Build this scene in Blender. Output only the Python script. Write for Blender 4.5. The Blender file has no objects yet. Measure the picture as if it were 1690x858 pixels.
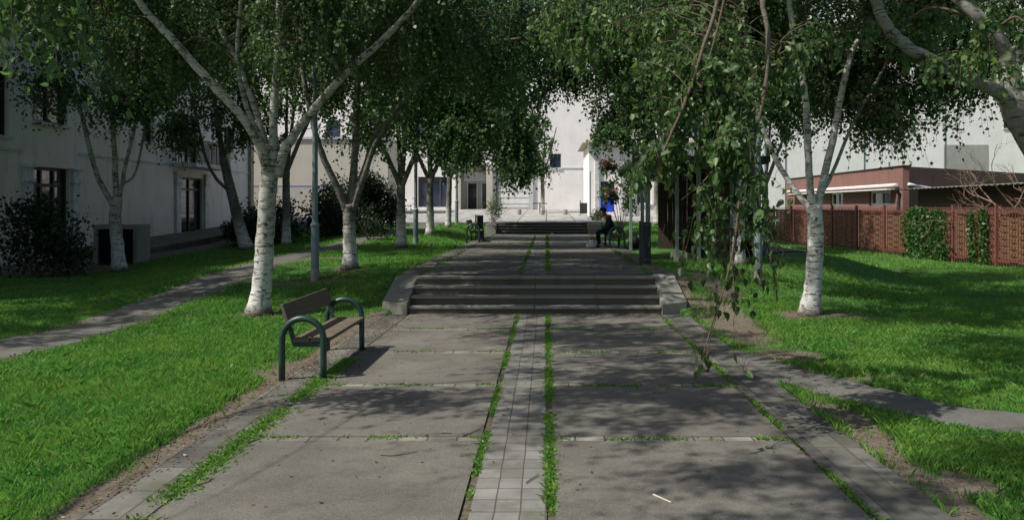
import bpy, math, random
import numpy as np
from mathutils import Vector
R = math.radians
SC = bpy.context.scene
COL = SC.collection
rng = np.random.default_rng(7)
random.seed(7)

# ------------------------------------------------------------------ camera, sky, sun, exposure
cam_d = bpy.data.cameras.new('camera'); cam = bpy.data.objects.new('camera', cam_d); COL.objects.link(cam)
cam.location = (0, 0, 1.9); cam.rotation_euler = (R(90), 0, 0)
cam_d.sensor_width = 36; cam_d.lens = 1280/1690*36
cam_d.shift_x = -57/1690; cam_d.shift_y = -87/1690
cam_d.clip_start = 0.05; cam_d.clip_end = 2000
SC.camera = cam
SUN_DIR = Vector((-0.88, -0.38, 0.0)).normalized(); SUN_EL = R(51)
w = bpy.data.worlds.new('World'); SC.world = w; w.use_nodes = True
wn = w.node_tree.nodes; wl = w.node_tree.links
sky = wn.new('ShaderNodeTexSky'); sky.sky_type = 'NISHITA'; sky.sun_disc = False
sky.sun_elevation = SUN_EL; sky.sun_rotation = math.atan2(SUN_DIR.x, SUN_DIR.y)
sky.dust_density = 2.0
wl.new(sky.outputs[0], wn['Background'].inputs[0]); wn['Background'].inputs[1].default_value = 0.10
sd = bpy.data.lights.new('sun', 'SUN'); sd.energy = 4.9; sd.angle = R(0.6); sd.color = (1, .955, .88)
sun = bpy.data.objects.new('sun', sd); COL.objects.link(sun)
tosun = Vector((SUN_DIR.x*math.cos(SUN_EL), SUN_DIR.y*math.cos(SUN_EL), math.sin(SUN_EL)))
sun.rotation_euler = (-tosun).to_track_quat('-Z', 'Y').to_euler()
SC.view_settings.view_transform = 'Standard'; SC.view_settings.look = 'None'
SC.view_settings.exposure = 0.16; SC.view_settings.gamma = 1; SC.view_settings.use_curve_mapping = False

# ------------------------------------------------------------------ helpers
def W(px, py, D):
    return np.array([(px-902)/1280*D, D, 1.9-(py-342)/1280*D])

def sstep(a, b, x):
    t = np.clip((np.asarray(x, float)-a)/(b-a), 0, 1); return t*t*(3-2*t)

def zl(Y):
    return np.interp(Y, [0, 12.5, 15.0, 16.5, 18, 24, 30, 36, 38.9, 39.3, 90, 91, 400], [0, 0, .22, .38, .55, .62, .78, .93, 1.06, 1.12, 2.30, 2.3, 2.3])
def zfar(Y):
    return np.interp(Y, [0, 15, 22, 29, 35, 43, 50, 90, 400], [0, 0, .09, .30, .55, .9, 1.2, 2.3, 2.3])
def hz(X, Y):
    X = np.asarray(X, float); Y = np.asarray(Y, float)
    l = zl(Y); far = zfar(Y)
    tl = sstep(6.2, 11.5, -X)
    left = l*(1-tl)+far*tl
    x0 = np.interp(Y, [12, 17, 20], [3.2, 4.0, 7.2]); x1 = np.interp(Y, [12, 17, 20], [6.5, 8.0, 10.0])
    tr = np.clip((X-x0)/(x1-x0), 0, 1); tr = tr*tr*(3-2*tr)
    zr = np.interp(Y, [0, 60, 90, 400], [0, 0, 2.3, 2.3])
    right = l*(1-tr)+zr*tr
    z = np.where(X < 0, left, right)
    # next to the path the ground follows the path level
    zp = np.interp(Y, [0, 13.3, 13.75, 14.6, 15.2, 37.6, 38.6, 38.9, 400], [0, 0, .08, .44, .55, .58, 1.0, 1.10, 1.10])
    d = np.maximum(np.maximum(-2.9-X, X-2.5), 0)
    t = 1-sstep(.1, 1.6, d)
    t = t*(Y < 39)
    z = z*(1-t)+zp*t
    b = .02*np.sin(X*1.7+Y*.9)+.014*np.sin(X*3.9-Y*2.3)
    z = z + b*np.clip((d-.2)/1.0, 0, 1)*(Y < 38)
    return z

def link(o, parent=None):
    COL.objects.link(o)
    if parent is not None: o.parent = parent
    return o
def tag(o, label=None, cat=None, group=None, kind=None):
    if label: o['label'] = label
    if cat: o['category'] = cat
    if group: o['group'] = group
    if kind: o['kind'] = kind
    return o
def thing(name, loc, label, cat, group=None, rz=0):
    o = bpy.data.objects.new(name, None); o.empty_display_size = .2
    COL.objects.link(o); o.location = tuple(float(v) for v in loc); o.rotation_euler = (0, 0, rz)
    return tag(o, label, cat, group)

class MB:
    def __init__(s): s.v = []; s.f = []; s.n = 0; s.fa = []; s.mi = []
    def add(s, v, f, mi=0):
        v = np.asarray(v, float).reshape(-1, 3); s.v.append(v)
        for q in f: s.f.append([i+s.n for i in q]); s.mi.append(mi)
        s.n += len(v)
    def box(s, a, b, mi=0):
        x0, y0, z0 = a; x1, y1, z1 = b
        v = [(x0,y0,z0),(x1,y0,z0),(x1,y1,z0),(x0,y1,z0),(x0,y0,z1),(x1,y0,z1),(x1,y1,z1),(x0,y1,z1)]
        s.add(v, [(0,3,2,1),(4,5,6,7),(0,1,5,4),(1,2,6,5),(2,3,7,6),(3,0,4,7)], mi)
    def bar(s, p, q, wx, wy, up=(0,0,1)):
        p = np.array(p, float); q = np.array(q, float); d = q-p; d /= np.linalg.norm(d)
        u = np.array(up, float); a = np.cross(d, u)
        if np.linalg.norm(a) < 1e-4: a = np.cross(d, (0,1,0))
        a /= np.linalg.norm(a); b = np.cross(a, d)
        v = [c+sx*a*wx/2+sy*b*wy/2 for c in (p, q) for sx, sy in ((-1,-1),(1,-1),(1,1),(-1,1))]
        s.add(v, [(0,1,2,3),(7,6,5,4),(0,4,5,1),(1,5,6,2),(2,6,7,3),(3,7,4,0)])
    def tube(s, pts, rad, n=10, cap=True, lump=0.0):
        pts = np.asarray(pts, float); m = len(pts)
        rad = np.full(m, rad) if np.isscalar(rad) else np.asarray(rad, float)
        t = np.gradient(pts, axis=0); t /= np.linalg.norm(t, axis=1)[:, None]+1e-12
        ref = np.array([0, 1, 0.]) if abs(t[0][1]) < .9 else np.array([1., 0, 0])
        u = np.cross(t[0], ref); u /= np.linalg.norm(u)
        ang = np.arange(n)/n*2*math.pi; V = []
        for i in range(m):
            u = u-t[i]*np.dot(u, t[i]); u /= np.linalg.norm(u)+1e-12; vv = np.cross(t[i], u)
            rr = rad[i]*(1+(lump*(rng.random(n)-.5) if lump else 0))
            V.append(pts[i]+np.outer(np.cos(ang)*rr, u)+np.outer(np.sin(ang)*rr, vv))
        V = np.concatenate(V); F = []
        for i in range(m-1):
            for j in range(n):
                k = (j+1) % n; F.append((i*n+j, i*n+k, (i+1)*n+k, (i+1)*n+j))
        if cap: F.append(tuple(range(n-1, -1, -1))); F.append(tuple((m-1)*n+j for j in range(n)))
        s.add(V, F)
        s.fa.append(np.repeat(rad, n))
    def lathe(s, prof, c=(0,0,0), n=20):
        V = []; F = []
        ang = np.arange(n)/n*2*math.pi
        for r, z in prof:
            for a in ang: V.append((c[0]+r*math.cos(a), c[1]+r*math.sin(a), c[2]+z))
        for i in range(len(prof)-1):
            for j in range(n):
                k = (j+1) % n; F.append((i*n+j, i*n+k, (i+1)*n+k, (i+1)*n+j))
        F.append(tuple(range(n-1, -1, -1))); F.append(tuple((len(prof)-1)*n+j for j in range(n)))
        s.add(V, F)
    def build(s, name, mat, parent=None, smooth=False, bevel=0, off=None, radattr=False):
        me = bpy.data.meshes.new(name)
        V = np.concatenate(s.v)
        if off is not None: V = V-np.asarray(off, float)
        me.from_pydata(V.tolist(), [], s.f)
        mats = mat if isinstance(mat, (list, tuple)) else [mat]
        for m_ in mats: me.materials.append(m_)
        if len(mats) > 1: me.polygons.foreach_set('material_index', s.mi)
        if smooth: me.polygons.foreach_set('use_smooth', [True]*len(me.polygons))
        if radattr:
            at = me.attributes.new('rad', 'FLOAT', 'POINT'); at.data.foreach_set('value', np.concatenate(s.fa))
        me.update()
        o = bpy.data.objects.new(name, me); link(o, parent)
        if bevel:
            b = o.modifiers.new('bevel', 'BEVEL'); b.width = bevel; b.segments = 2; b.limit_method = 'ANGLE'
        return o

def fastmesh(name, V, F, mat, parent=None, attrs=None, smooth=False):
    """V (n,3) array, F (m,k) array, all faces same size"""
    me = bpy.data.meshes.new(name); k = F.shape[1]; m = len(F)
    me.vertices.add(len(V)); me.vertices.foreach_set('co', V.astype(np.float32).ravel())
    me.loops.add(m*k); me.loops.foreach_set('vertex_index', F.astype(np.int32).ravel())
    me.polygons.add(m)
    me.polygons.foreach_set('loop_start', np.arange(0, m*k, k, dtype=np.int32))
    me.polygons.foreach_set('loop_total', np.full(m, k, dtype=np.int32))
    if smooth: me.polygons.foreach_set('use_smooth', np.ones(m, dtype=bool))
    me.update(calc_edges=True)
    for nm, a in (attrs or {}).items():
        at = me.attributes.new(nm, 'FLOAT', 'POINT'); at.data.foreach_set('value', a.astype(np.float32))
    me.materials.append(mat)
    return link(bpy.data.objects.new(name, me), parent)

def spline(pts, n):
    """Catmull-Rom through control rows (any width)"""
    P = np.asarray(pts, float); P = np.vstack([2*P[0]-P[1], P, 2*P[-1]-P[-2]])
    m = len(P)-3; out = []
    for t in np.linspace(0, m-1e-6, n):
        i = int(t); f = t-i; a, b, c, d = P[i:i+4]
        out.append(.5*((2*b)+(-a+c)*f+(2*a-5*b+4*c-d)*f*f+(-a+3*b-3*c+d)*f**3))
    return np.array(out)

# ------------------------------------------------------------------ materials
class NT:
    def __init__(s, name):
        s.m = bpy.data.materials.new(name); s.m.use_nodes = True; s.t = s.m.node_tree
        s.b = s.t.nodes['Principled BSDF']; s.out = s.t.nodes['Material Output']
        s.b.inputs['Specular IOR Level'].default_value = .3
    def n(s, ty, **kw):
        x = s.t.nodes.new(ty)
        for k, v in kw.items():
            if k in x.inputs.keys(): x.inputs[k].default_value = v
            else: setattr(x, k, v)
        return x
    def l(s, a, b): s.t.links.new(a, b)
    def coord(s, scale=(1,1,1), out='Object'):
        c = s.n('ShaderNodeTexCoord'); m = s.n('ShaderNodeMapping'); m.inputs['Scale'].default_value = scale
        s.l(c.outputs[out], m.inputs['Vector']); return m.outputs[0]
    def noise(s, vec, scale, detail=5, rough=.55):
        x = s.n('ShaderNodeTexNoise'); x.inputs['Scale'].default_value = scale; x.inputs['Detail'].default_value = detail
        x.inputs['Roughness'].default_value = rough; s.l(vec, x.inputs['Vector']); return x.outputs[0]
    def ramp(s, f, stops):
        x = s.n('ShaderNodeValToRGB'); e = x.color_ramp.elements
        while len(e) < len(stops): e.new(.5)
        for i, (p, c) in enumerate(stops):
            e[i].position = p; e[i].color = (*c, 1) if not np.isscalar(c) else (c, c, c, 1)
        s.l(f, x.inputs[0]); return x.outputs[0]
    def mix(s, f, a, b, mode='MIX'):
        x = s.n('ShaderNodeMix', data_type='RGBA', blend_type=mode)
        if np.isscalar(f): x.inputs[0].default_value = f
        else: s.l(f, x.inputs[0])
        for v, i in ((a, 6), (b, 7)):
            if isinstance(v, tuple): x.inputs[i].default_value = (*v, 1)
            else: s.l(v, x.inputs[i])
        return x.outputs[2]
    def math(s, op, a, b=0.0):
        x = s.n('ShaderNodeMath', operation=op)
        for v, i in ((a, 0), (b, 1)):
            if np.isscalar(v): x.inputs[i].default_value = v
            else: s.l(v, x.inputs[i])
        return x.outputs[0]
    def bump(s, h, strength=.3, dist=.01, normal=None):
        x = s.n('ShaderNodeBump'); x.inputs['Strength'].default_value = strength; x.inputs['Distance'].default_value = dist
        s.l(h, x.inputs['Height']); s.l(x.outputs[0], s.b.inputs['Normal']); return x
    def col(s, c, rough=.8):
        s.l(c, s.b.inputs['Base Color']) if not isinstance(c, tuple) else setattr(s.b.inputs['Base Color'], 'default_value', (*c, 1))
        s.b.inputs['Roughness'].default_value = rough; return s

def plain(name, c, rough=.7, metal=0, var=.25, scale=6, spec=.3):
    t = NT(name); v = t.coord()
    n1 = t.noise(v, scale, 6)
    a = tuple(x*(1-var) for x in c); b = tuple(min(1, x*(1+var)) for x in c)
    t.col(t.ramp(n1, [(.3, a), (.7, b)]), rough); t.b.inputs['Metallic'].default_value = metal
    t.b.inputs['Specular IOR Level'].default_value = spec
    t.bump(t.noise(v, scale*8), .15, .004); return t.m

def plaster(name, c, stain=(.3,.29,.25), amount=.5):
    t = NT(name); v = t.coord(); vs = t.coord((1.2, 1.2, .25))
    n1 = t.noise(v, .8, 7, .6); n2 = t.noise(vs, 2.4, 8, .65); n3 = t.noise(v, 40, 3)
    base = t.ramp(n1, [(.3, tuple(x*.90 for x in c)), (.7, tuple(min(1, x*1.05) for x in c))])
    f = t.ramp(n2, [(.52, 0.), (.78, amount)])
    t.col(t.mix(f, base, stain), .9); t.bump(n3, .2, .004); return t.m

def leafmat(name, dark, light, trans=.5, spec=.35):
    t = NT(name)
    g = t.n('ShaderNodeNewGeometry'); rnd = g.outputs['Random Per Island']
    v = t.coord(); n1 = t.noise(v, .9, 3)
    mixv = t.math('ADD', t.math('MULTIPLY', rnd, .7), t.math('MULTIPLY', n1, .5))
    c = t.ramp(mixv, [(.15, dark), (.85, light), (.97, (light[0]*1.8, light[1]*1.25, light[2]))])
    t.col(c, .44); t.b.inputs['Specular IOR Level'].default_value = spec
    tr = t.n('ShaderNodeBsdfTranslucent')
    t.l(t.mix(.5, c, (.13, .25, .05)), tr.inputs[0])
    ms = t.n('ShaderNodeMixShader'); ms.inputs[0].default_value = trans
    t.l(t.b.outputs[0], ms.inputs[1]); t.l(tr.outputs[0], ms.inputs[2]); t.l(ms.outputs[0], t.out.inputs[0])
    return t.m

M = {}
M['leaf'] = leafmat('birch_leaf', (.034,.072,.028), (.098,.175,.070), .45, .4)
M['leaf_near'] = leafmat('birch_leaf_near', (.036,.080,.026), (.11,.20,.065), .48, .5)
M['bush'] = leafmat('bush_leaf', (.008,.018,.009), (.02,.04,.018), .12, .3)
M['palebush'] = leafmat('pale_bush_leaf', (.06,.09,.04), (.13,.16,.08), .3)
M['ivy'] = leafmat('ivy_leaf', (.02,.06,.012), (.05,.13,.025), .3)
M['petal'] = leafmat('petal', (.26,.11,.15), (.42,.20,.26), .3)
def grassmat():
    t = NT('grass_blade'); g = t.n('ShaderNodeNewGeometry'); rnd = g.outputs['Random Per Island']; v = t.coord()
    c = t.ramp(rnd, [(.0, (.04,.14,.026)), (.55, (.12,.32,.055)), (.90, (.24,.47,.09)), (.93, (.30,.27,.13)), (1., (.36,.30,.16))])
    c = t.mix(t.ramp(t.noise(v, .8, 5, .6), [(.42, 0.), (.66, .65)]), c, (.25,.40,.06))
    c = t.mix(t.ramp(t.noise(v, 2.6, 4, .6), [(.50, 0.), (.70, .5)]), c, (.06,.17,.03))
    t.col(c, .5); t.b.inputs['Specular IOR Level'].default_value = .3
    tr = t.n('ShaderNodeBsdfTranslucent'); t.l(t.mix(.4, c, (.13,.38,.05)), tr.inputs[0])
    ms = t.n('ShaderNodeMixShader'); ms.inputs[0].default_value = .45
    t.l(t.b.outputs[0], ms.inputs[1]); t.l(tr.outputs[0], ms.inputs[2]); t.l(ms.outputs[0], t.out.inputs[0]); return t.m
M['grass'] = grassmat()
M['weed'] = leafmat('weed_leaf', (.07,.17,.025), (.16,.33,.05), .45)
M['litter'] = leafmat('leaf_litter', (.05,.033,.02), (.14,.10,.06), .05)

def bark(name, white_top=99., dark=.5, tone=.85):
    t = NT(name)
    co = t.n('ShaderNodeTexCoord'); wz = t.n('ShaderNodeTexNoise'); wz.inputs['Scale'].default_value = 3.5; wz.inputs['Detail'].default_value = 4
    t.l(co.outputs['Object'], wz.inputs['Vector'])
    wm = t.n('ShaderNodeVectorMath', operation='MULTIPLY_ADD'); t.l(wz.outputs['Color'], wm.inputs[0]); wm.inputs[1].default_value = (.05,.05,.10); t.l(co.outputs['Object'], wm.inputs[2])
    def mp(sc):
        m = t.n('ShaderNodeMapping'); m.inputs['Scale'].default_value = sc; t.l(wm.outputs[0], m.inputs[0]); return m.outputs[0]
    nA = t.noise(mp((4, 4, 9)), 1.3, 8, .72)          # mottling
    nB = t.noise(mp((5, 5, 34)), 1.1, 3, .6)          # dark transverse marks
    nC = t.noise(mp((3.2, 3.2, 1.3)), 1.6, 7, .66)    # big peeled or mossy patches
    nD = t.noise(mp((1, 1, 1)), 26, 6, .7)
    base = t.ramp(nA, [(p, tuple(x*tone for x in q)) for p, q in [(.30, (.13,.12,.095)), (.43, (.36,.345,.30)), (.56, (.50,.485,.44)), (.70, (.30,.285,.24))]])
    lent = t.ramp(nB, [(.56, 0.), (.62, .85)])
    c = t.mix(lent, base, (.045,.038,.03))
    nE = t.noise(mp((7, 7, 15)), 1.0, 4, .6); c = t.mix(t.ramp(nE, [(.60, 0.), (.64, .9)]), c, (.03,.026,.02))
    patch = t.ramp(nC, [(.50+.08*(1-dark), 0.), (.57+.08*(1-dark), .85)])
    c = t.mix(patch, c, t.ramp(nD, [(.35, (.045,.04,.028)), (.65, (.15,.145,.10))]))
    low = t.ramp(nA, [(.30, (.22,.21,.18)), (.42, (.52,.51,.47)), (.62, (.66,.65,.61)), (.75, (.42,.41,.37))])
    low = t.mix(lent, low, (.07,.06,.05)); low = t.mix(t.ramp(nE, [(.60, 0.), (.64, .9)]), low, (.035,.03,.024)); low = t.mix(t.ramp(nC, [(.57, 0.), (.63, .8)]), low, (.13,.12,.09))
    sx = t.n('ShaderNodeSeparateXYZ'); t.l(co.outputs['Object'], sx.inputs[0])
    h = t.math('ADD', sx.outputs[2], t.math('MULTIPLY', nC, -1.1))
    f = t.n('ShaderNodeMapRange'); t.l(h, f.inputs[0]); f.inputs[1].default_value = white_top-.95; f.inputs[2].default_value = white_top-.25
    c = t.mix(f.outputs[0], low, c)
    rt = t.ramp(t.math('ADD', sx.outputs[2], t.math('MULTIPLY', nD, .25)), [(.15, 1.), (.34, 0.)])
    c = t.mix(rt, c, (.09,.07,.05))
    at = t.n('ShaderNodeAttribute', attribute_name='rad')
    thin = t.n('ShaderNodeMapRange'); t.l(at.outputs['Fac'], thin.inputs[0]); thin.inputs[1].default_value = .012; thin.inputs[2].default_value = .04
    c = t.mix(thin.outputs[0], (.10,.075,.05), c)
    t.col(c, .85); t.bump(t.math('ADD', nD, t.math('MULTIPLY', lent, -.5)), .5, .012)
    return t.m
M['bark_main'] = bark('bark_main', 1.15, .5)
M['bark_near'] = bark('bark_near', .3, .85, .5); M['bark_clean'] = bark('bark_clean', 2.2, .3, .95)
M['bark_far'] = bark('bark_far', .95, .9, .42)

M['twig'] = plain('twig_bark', (.12,.09,.06), .8)
M['palestick'] = plain('pale_stick', (.5,.45,.36), .8)
M['metal_green'] = plain('green_painted_metal', (.016,.040,.033), .38, 0, .25, 9, .5)
M['metal_dark'] = plain('dark_painted_metal', (.013,.02,.02), .45, 0, .3, 9, .5)
M['lamp_paint'] = plain('grey_green_lamp_paint', (.17,.215,.235), .5, 0, .18, 5, .5)
M['pole_pale'] = plain('pale_grey_post_paint', (.18,.23,.22), .5, 0, .18, 5)
M['lamp_glass'] = plain('frosted_lamp_glass', (.35,.37,.36), .25)
M['concrete'] = plaster('concrete', (.30,.29,.27), (.12,.12,.09), .7)
M['white_paint'] = plain('white_paint', (.72,.72,.70), .5, 0, .08, 3)
M['frame_brown'] = plain('brown_frame', (.035,.025,.02), .5)
M['frame_grey'] = plain('grey_frame', (.12,.12,.12), .5)
M['dark_in'] = plain('dark_interior', (.02,.02,.022), .9)
M['blue'] = plain('blue_panel', (.02,.07,.62), .5, 0, .05, 3)
M['plaster_grey'] = plaster('grey_plaster', (.74,.70,.63), (.26,.26,.22), .6)
M['plaster_white'] = plaster('white_plaster', (.86,.82,.79), (.52,.51,.48), .35)
M['plaster_cream'] = plaster('cream_plaster', (.50,.475,.41), (.36,.34,.27), .5)
M['plaster_tower'] = plaster('pale_tower_plaster', (.86,.82,.80), (.50,.49,.49), .35)
M['red_plaster'] = plaster('terracotta_plaster', (.23,.12,.10), (.09,.06,.05), .85)
M['trim'] = plain('pale_trim', (.55,.56,.58), .7)
M['beige'] = plain('beige_eaves', (.34,.30,.21), .7)
M['corrugated'] = plain('roof_sheet', (.20,.19,.17), .6)
M['zinc'] = plain('roof_zinc', (.35,.34,.33), .5)

def glassmat(name, c=(.02,.025,.03)):
    t = NT(name); v = t.coord(); n = t.noise(v, 1.3, 2)
    t.col(t.ramp(n, [(.35, c), (.7, tuple(x*2.2+.01 for x in c))]), .06); t.b.inputs['Specular IOR Level'].default_value = .9; return t.m
M['glass'] = glassmat('window_glass'); M['glass_blue'] = glassmat('blue_window_glass', (.02,.028,.05))

def wood(name, c, plank=.12, axis=2):
    t = NT(name); v = t.coord()
    sc = [1.5, 1.5, 1.5]; sc[axis] = 18
    n1 = t.noise(t.coord(tuple(sc)), 3, 6, .7); n2 = t.noise(v, 2.5, 4)
    a = t.ramp(n1, [(.25, tuple(x*.45 for x in c)), (.75, tuple(x*1.35 for x in c))])
    t.col(t.mix(t.math('MULTIPLY', n2, .5), a, tuple(x*.5+.02 for x in c)), .8); t.bump(n1, .5, .004); return t.m
M['bench_wood'] = wood('weathered_bench_wood', (.15,.12,.085))
M['fence_wood'] = wood('woven_fence_wood', (.20,.11,.06))
M['shed_wood'] = wood('shed_boards', (.13,.085,.06))
M['shelter_wood'] = wood('shelter_boards', (.075,.045,.035), axis=2)
M['fence_red'] = plain('red_fence_paint', (.15,.05,.04), .5, 0, .25, 8, .4)

def paver(name, bw, rh, off=0.0, c1=(.22,.215,.205), c2=(.33,.32,.30), mort=.010):
    t = NT(name); v = t.coord(); br = t.n('ShaderNodeTexBrick', offset=off, squash=1.0)
    nd = t.n('ShaderNodeTexNoise'); nd.inputs['Scale'].default_value = 4; t.l(v, nd.inputs['Vector'])
    vm = t.n('ShaderNodeVectorMath', operation='MULTIPLY_ADD'); t.l(nd.outputs['Color'], vm.inputs[0]); vm.inputs[1].default_value = (.012,.012,0); t.l(v, vm.inputs[2])
    t.l(vm.outputs[0], br.inputs['Vector']); br.inputs['Scale'].default_value = 1
    br.inputs['Brick Width'].default_value = bw; br.inputs['Row Height'].default_value = rh; br.inputs['Mortar Size'].default_value = mort; br.inputs['Mortar Smooth'].default_value = .3
    br.inputs['Color1'].default_value = (*c1, 1); br.inputs['Color2'].default_value = (*c2, 1); br.inputs['Mortar'].default_value = (.085,.08,.065, 1)
    n1 = t.noise(v, 1.3, 7, .65); n2 = t.noise(v, 60, 3)
    d = t.ramp(n1, [(.35, .55), (.65, 1.1)])
    c = t.mix(1, br.outputs[0], d, 'MULTIPLY')
    c = t.mix(t.ramp(t.noise(v, 3.3, 6, .7), [(.50, 0.), (.70, .65)]), c, (.085,.082,.05))
    t.col(c, .9); hh = t.math('ADD', t.math('MULTIPLY', br.outputs[1], -1.), t.math('MULTIPLY', n2, .35)); t.bump(hh, .3, .004); return t.m
M['strip'] = paver('strip_pavers', .1585, .2, 0, (.165,.16,.145), (.235,.228,.208), .006)
M['border'] = paver('border_pavers', .235, .47, 0, (.10,.097,.085), (.18,.172,.15))
M['cross'] = paver('cross_pavers', .24, .12, 0, (.19,.18,.145), (.28,.265,.22))
M['plaza'] = paver('plaza_slabs', 1.5, 1.5, 0, (.38,.37,.35), (.46,.45,.43), .03)

def asphaltmat(name, c=(.125,.118,.112)):
    t = NT(name); v = t.coord()
    n1 = t.noise(v, .9, 8, .62); n2 = t.noise(v, 110, 2); n3 = t.noise(v, 3.2, 8, .75)
    b = t.ramp(n1, [(.28, tuple(x*.62 for x in c)), (.72, tuple(x*1.28 for x in c))])
    b = t.mix(1, b, t.ramp(n2, [(.32, .72), (.68, 1.28)]), 'MULTIPLY')
    b = t.mix(t.ramp(n3, [(.52, 0.), (.68, .6)]), b, (.065,.062,.05))
    b = t.mix(t.ramp(t.noise(v, 38, 3), [(.66, 0.), (.72, .6)]), b, (.22,.21,.18))
    vo = t.n('ShaderNodeTexVoronoi', feature='DISTANCE_TO_EDGE'); vo.inputs['Scale'].default_value = .55
    nd = t.n('ShaderNodeTexNoise'); nd.inputs['Scale'].default_value = 2.5; nd.inputs['Detail'].default_value = 6; t.l(v, nd.inputs['Vector'])
    vm = t.n('ShaderNodeVectorMath', operation='MULTIPLY_ADD'); t.l(nd.outputs['Color'], vm.inputs[0]); vm.inputs[1].default_value = (.5,.5,0); t.l(v, vm.inputs[2]); t.l(vm.outputs[0], vo.inputs['Vector'])
    cr = t.ramp(vo.outputs[0], [(.0, .16), (.004, 0.)])
    b = t.mix(cr, b, (.03,.03,.025))
    t.col(b, .88); t.bump(n2, .45, .004); return t.m
M['asphalt'] = asphaltmat('asphalt', (.136,.127,.108)); M['asphalt_old'] = asphaltmat('worn_asphalt', (.12,.117,.102))
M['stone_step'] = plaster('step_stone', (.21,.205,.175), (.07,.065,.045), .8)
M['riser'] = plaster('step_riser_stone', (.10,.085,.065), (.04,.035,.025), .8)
M['rubble'] = paver('rubble_stone', .45, .14, .5, (.12,.115,.085), (.19,.18,.12), .02)

def groundmat():
    t = NT('lawn_soil'); v = t.coord()
    at = t.n('ShaderNodeAttribute', attribute_name='dirt')
    n1 = t.noise(v, .7, 6); n2 = t.noise(v, 22, 5, .7); n3 = t.noise(v, 3, 6, .7)
    g = t.ramp(n2, [(.3, (.025,.07,.014)), (.7, (.07,.17,.03))])
    g = t.mix(t.ramp(n1, [(.35, 0.), (.7, .55)]), g, (.06,.16,.035))
    s = t.ramp(n2, [(.25, (.07,.055,.042)), (.75, (.20,.165,.125))])
    s = t.mix(t.ramp(n3, [(.5, 0.), (.7, .6)]), s, (.085,.065,.045))
    f = t.math('ADD', at.outputs['Fac'], t.math('MULTIPLY', t.math('SUBTRACT', n3, .5), .9))
    f = t.ramp(f, [(.42, 0.), (.58, 1.)])
    t.col(t.mix(f, g, s), .95); t.bump(n2, .7, .02); return t.m
M['ground'] = groundmat()

# ------------------------------------------------------------------ the ground
LP = spline([(-7.35,-4),(-7.35,6),(-7.3,10),(-7.05,14),(-6.85,18),(-6.85,25),(-6.7,31),(-6.0,37),(-5.5,39.6)], 90)   # left path centre line
RP = spline([(1.9,10.6),(2.3,9.7),(2.75,8.7),(3.3,7.6),(4.05,6.8),(5.2,6.2),(7.5,5.5),(14,4.4)], 70)
RPW = np.interp(np.arange(70), [0, 12, 28, 45, 69], [.45, .45, .36, .34, .45])
def dist_line(X, Y, L):
    d = np.full(np.shape(X), 1e9)
    for i in range(len(L)): d = np.minimum(d, np.hypot(X-L[i, 0], Y-L[i, 1]))
    return d
TREES = [(-4.95,13.25),(4.52,13.3),(-4.45,17.55),(4.45,18.2)]
def dirt(X, Y):
    e = lambda cx, cy, rx, ry: np.clip(1.35-np.hypot((X-cx)/rx, (Y-cy)/ry), 0, 1)
    f = np.zeros(np.shape(X))
    f = np.maximum(f, np.clip(1.2-np.abs(X+2.95)/.22, 0, 1)*(Y < 13.6))
    f = np.maximum(f, np.clip(1.15-np.abs(X-2.6)/.22, 0, 1)*(Y < 7.6))
    for a in [(-3.0,9.0,.5,.8),(-3.1,12.6,.6,1.0),(3.0,12.5,.62,2.4),(3.3,15.3,.5,1.8),(3.05,9.9,.55,.5),(5.25,13.2,.75,.28),(2.7,6.9,.25,1.0),(2.5,15.,.3,1.5),
              (-4.95,13.2,.55,.4),(4.5,13.2,.7,.5),(-4.4,17.4,.5,.5),(-4.9,16.1,2.0,.22),(-3.7,16.75,1.6,.16),(3.6,8.5,.7,.12),(-7.0,19.,1.6,.5),(-5.8,19.8,1.6,.4),(2.9,5.3,.25,.4),(-12,22,.6,.5)]:
        f = np.maximum(f, e(*a))
    dl = dist_line(X, Y, LP); f = np.maximum(f, np.clip(1.2-np.abs(dl-.58)/.14, 0, 1)*.75)
    f = np.maximum(f, np.where(X < -14, 1., 0)); f = np.maximum(f, np.where((X < -11) & (Y > 20) & (X < -12.6+.0*(Y)), .8, 0))
    return f
xs = np.concatenate([[-400,-150,-60,-35], np.arange(-24,-9.5,.5), np.arange(-9.5,9.5,.12), np.arange(9.5,22,.5), [24,35,60,150,400]])
ys = np.concatenate([[-100,-30,-8,-3], np.arange(0,26,.14), np.arange(26,42,.4), np.arange(42,70,2), [75,90,120,200,400,900]])
GX, GY = np.meshgrid(xs, ys); GZ = hz(GX, GY)
inpath = (GX > -2.70) & (GX < 2.30) & (GY < 39.5)
GZ = np.where(inpath, np.interp(GY, [0,13.3,13.5,14.7,14.9,37.5,37.7,39.5], [-.05,-.05,-.3,-.3,.53,.53,.2,1.0]), GZ)
onplaza = (GX > -15) & (GX < 9) & (GY > 39.3); GZ = np.where(onplaza, GZ-.04, GZ)
GZ = np.where(dist_line(GX, GY, LP) < .42, GZ-.03, GZ); GZ = np.where((dist_line(GX, GY, RP) < .3), GZ-.02, GZ)
nx, ny = len(xs), len(ys)
idx = np.arange(nx*ny).reshape(ny, nx)
F = np.stack([idx[:-1,:-1], idx[:-1,1:], idx[1:,1:], idx[1:,:-1]], -1).reshape(-1, 4)
g = fastmesh('ground', np.stack([GX, GY, GZ], -1).reshape(-1, 3), F, M['ground'], attrs={'dirt': dirt(GX, GY).ravel()}, smooth=True)
tag(g, kind='structure')

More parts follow.
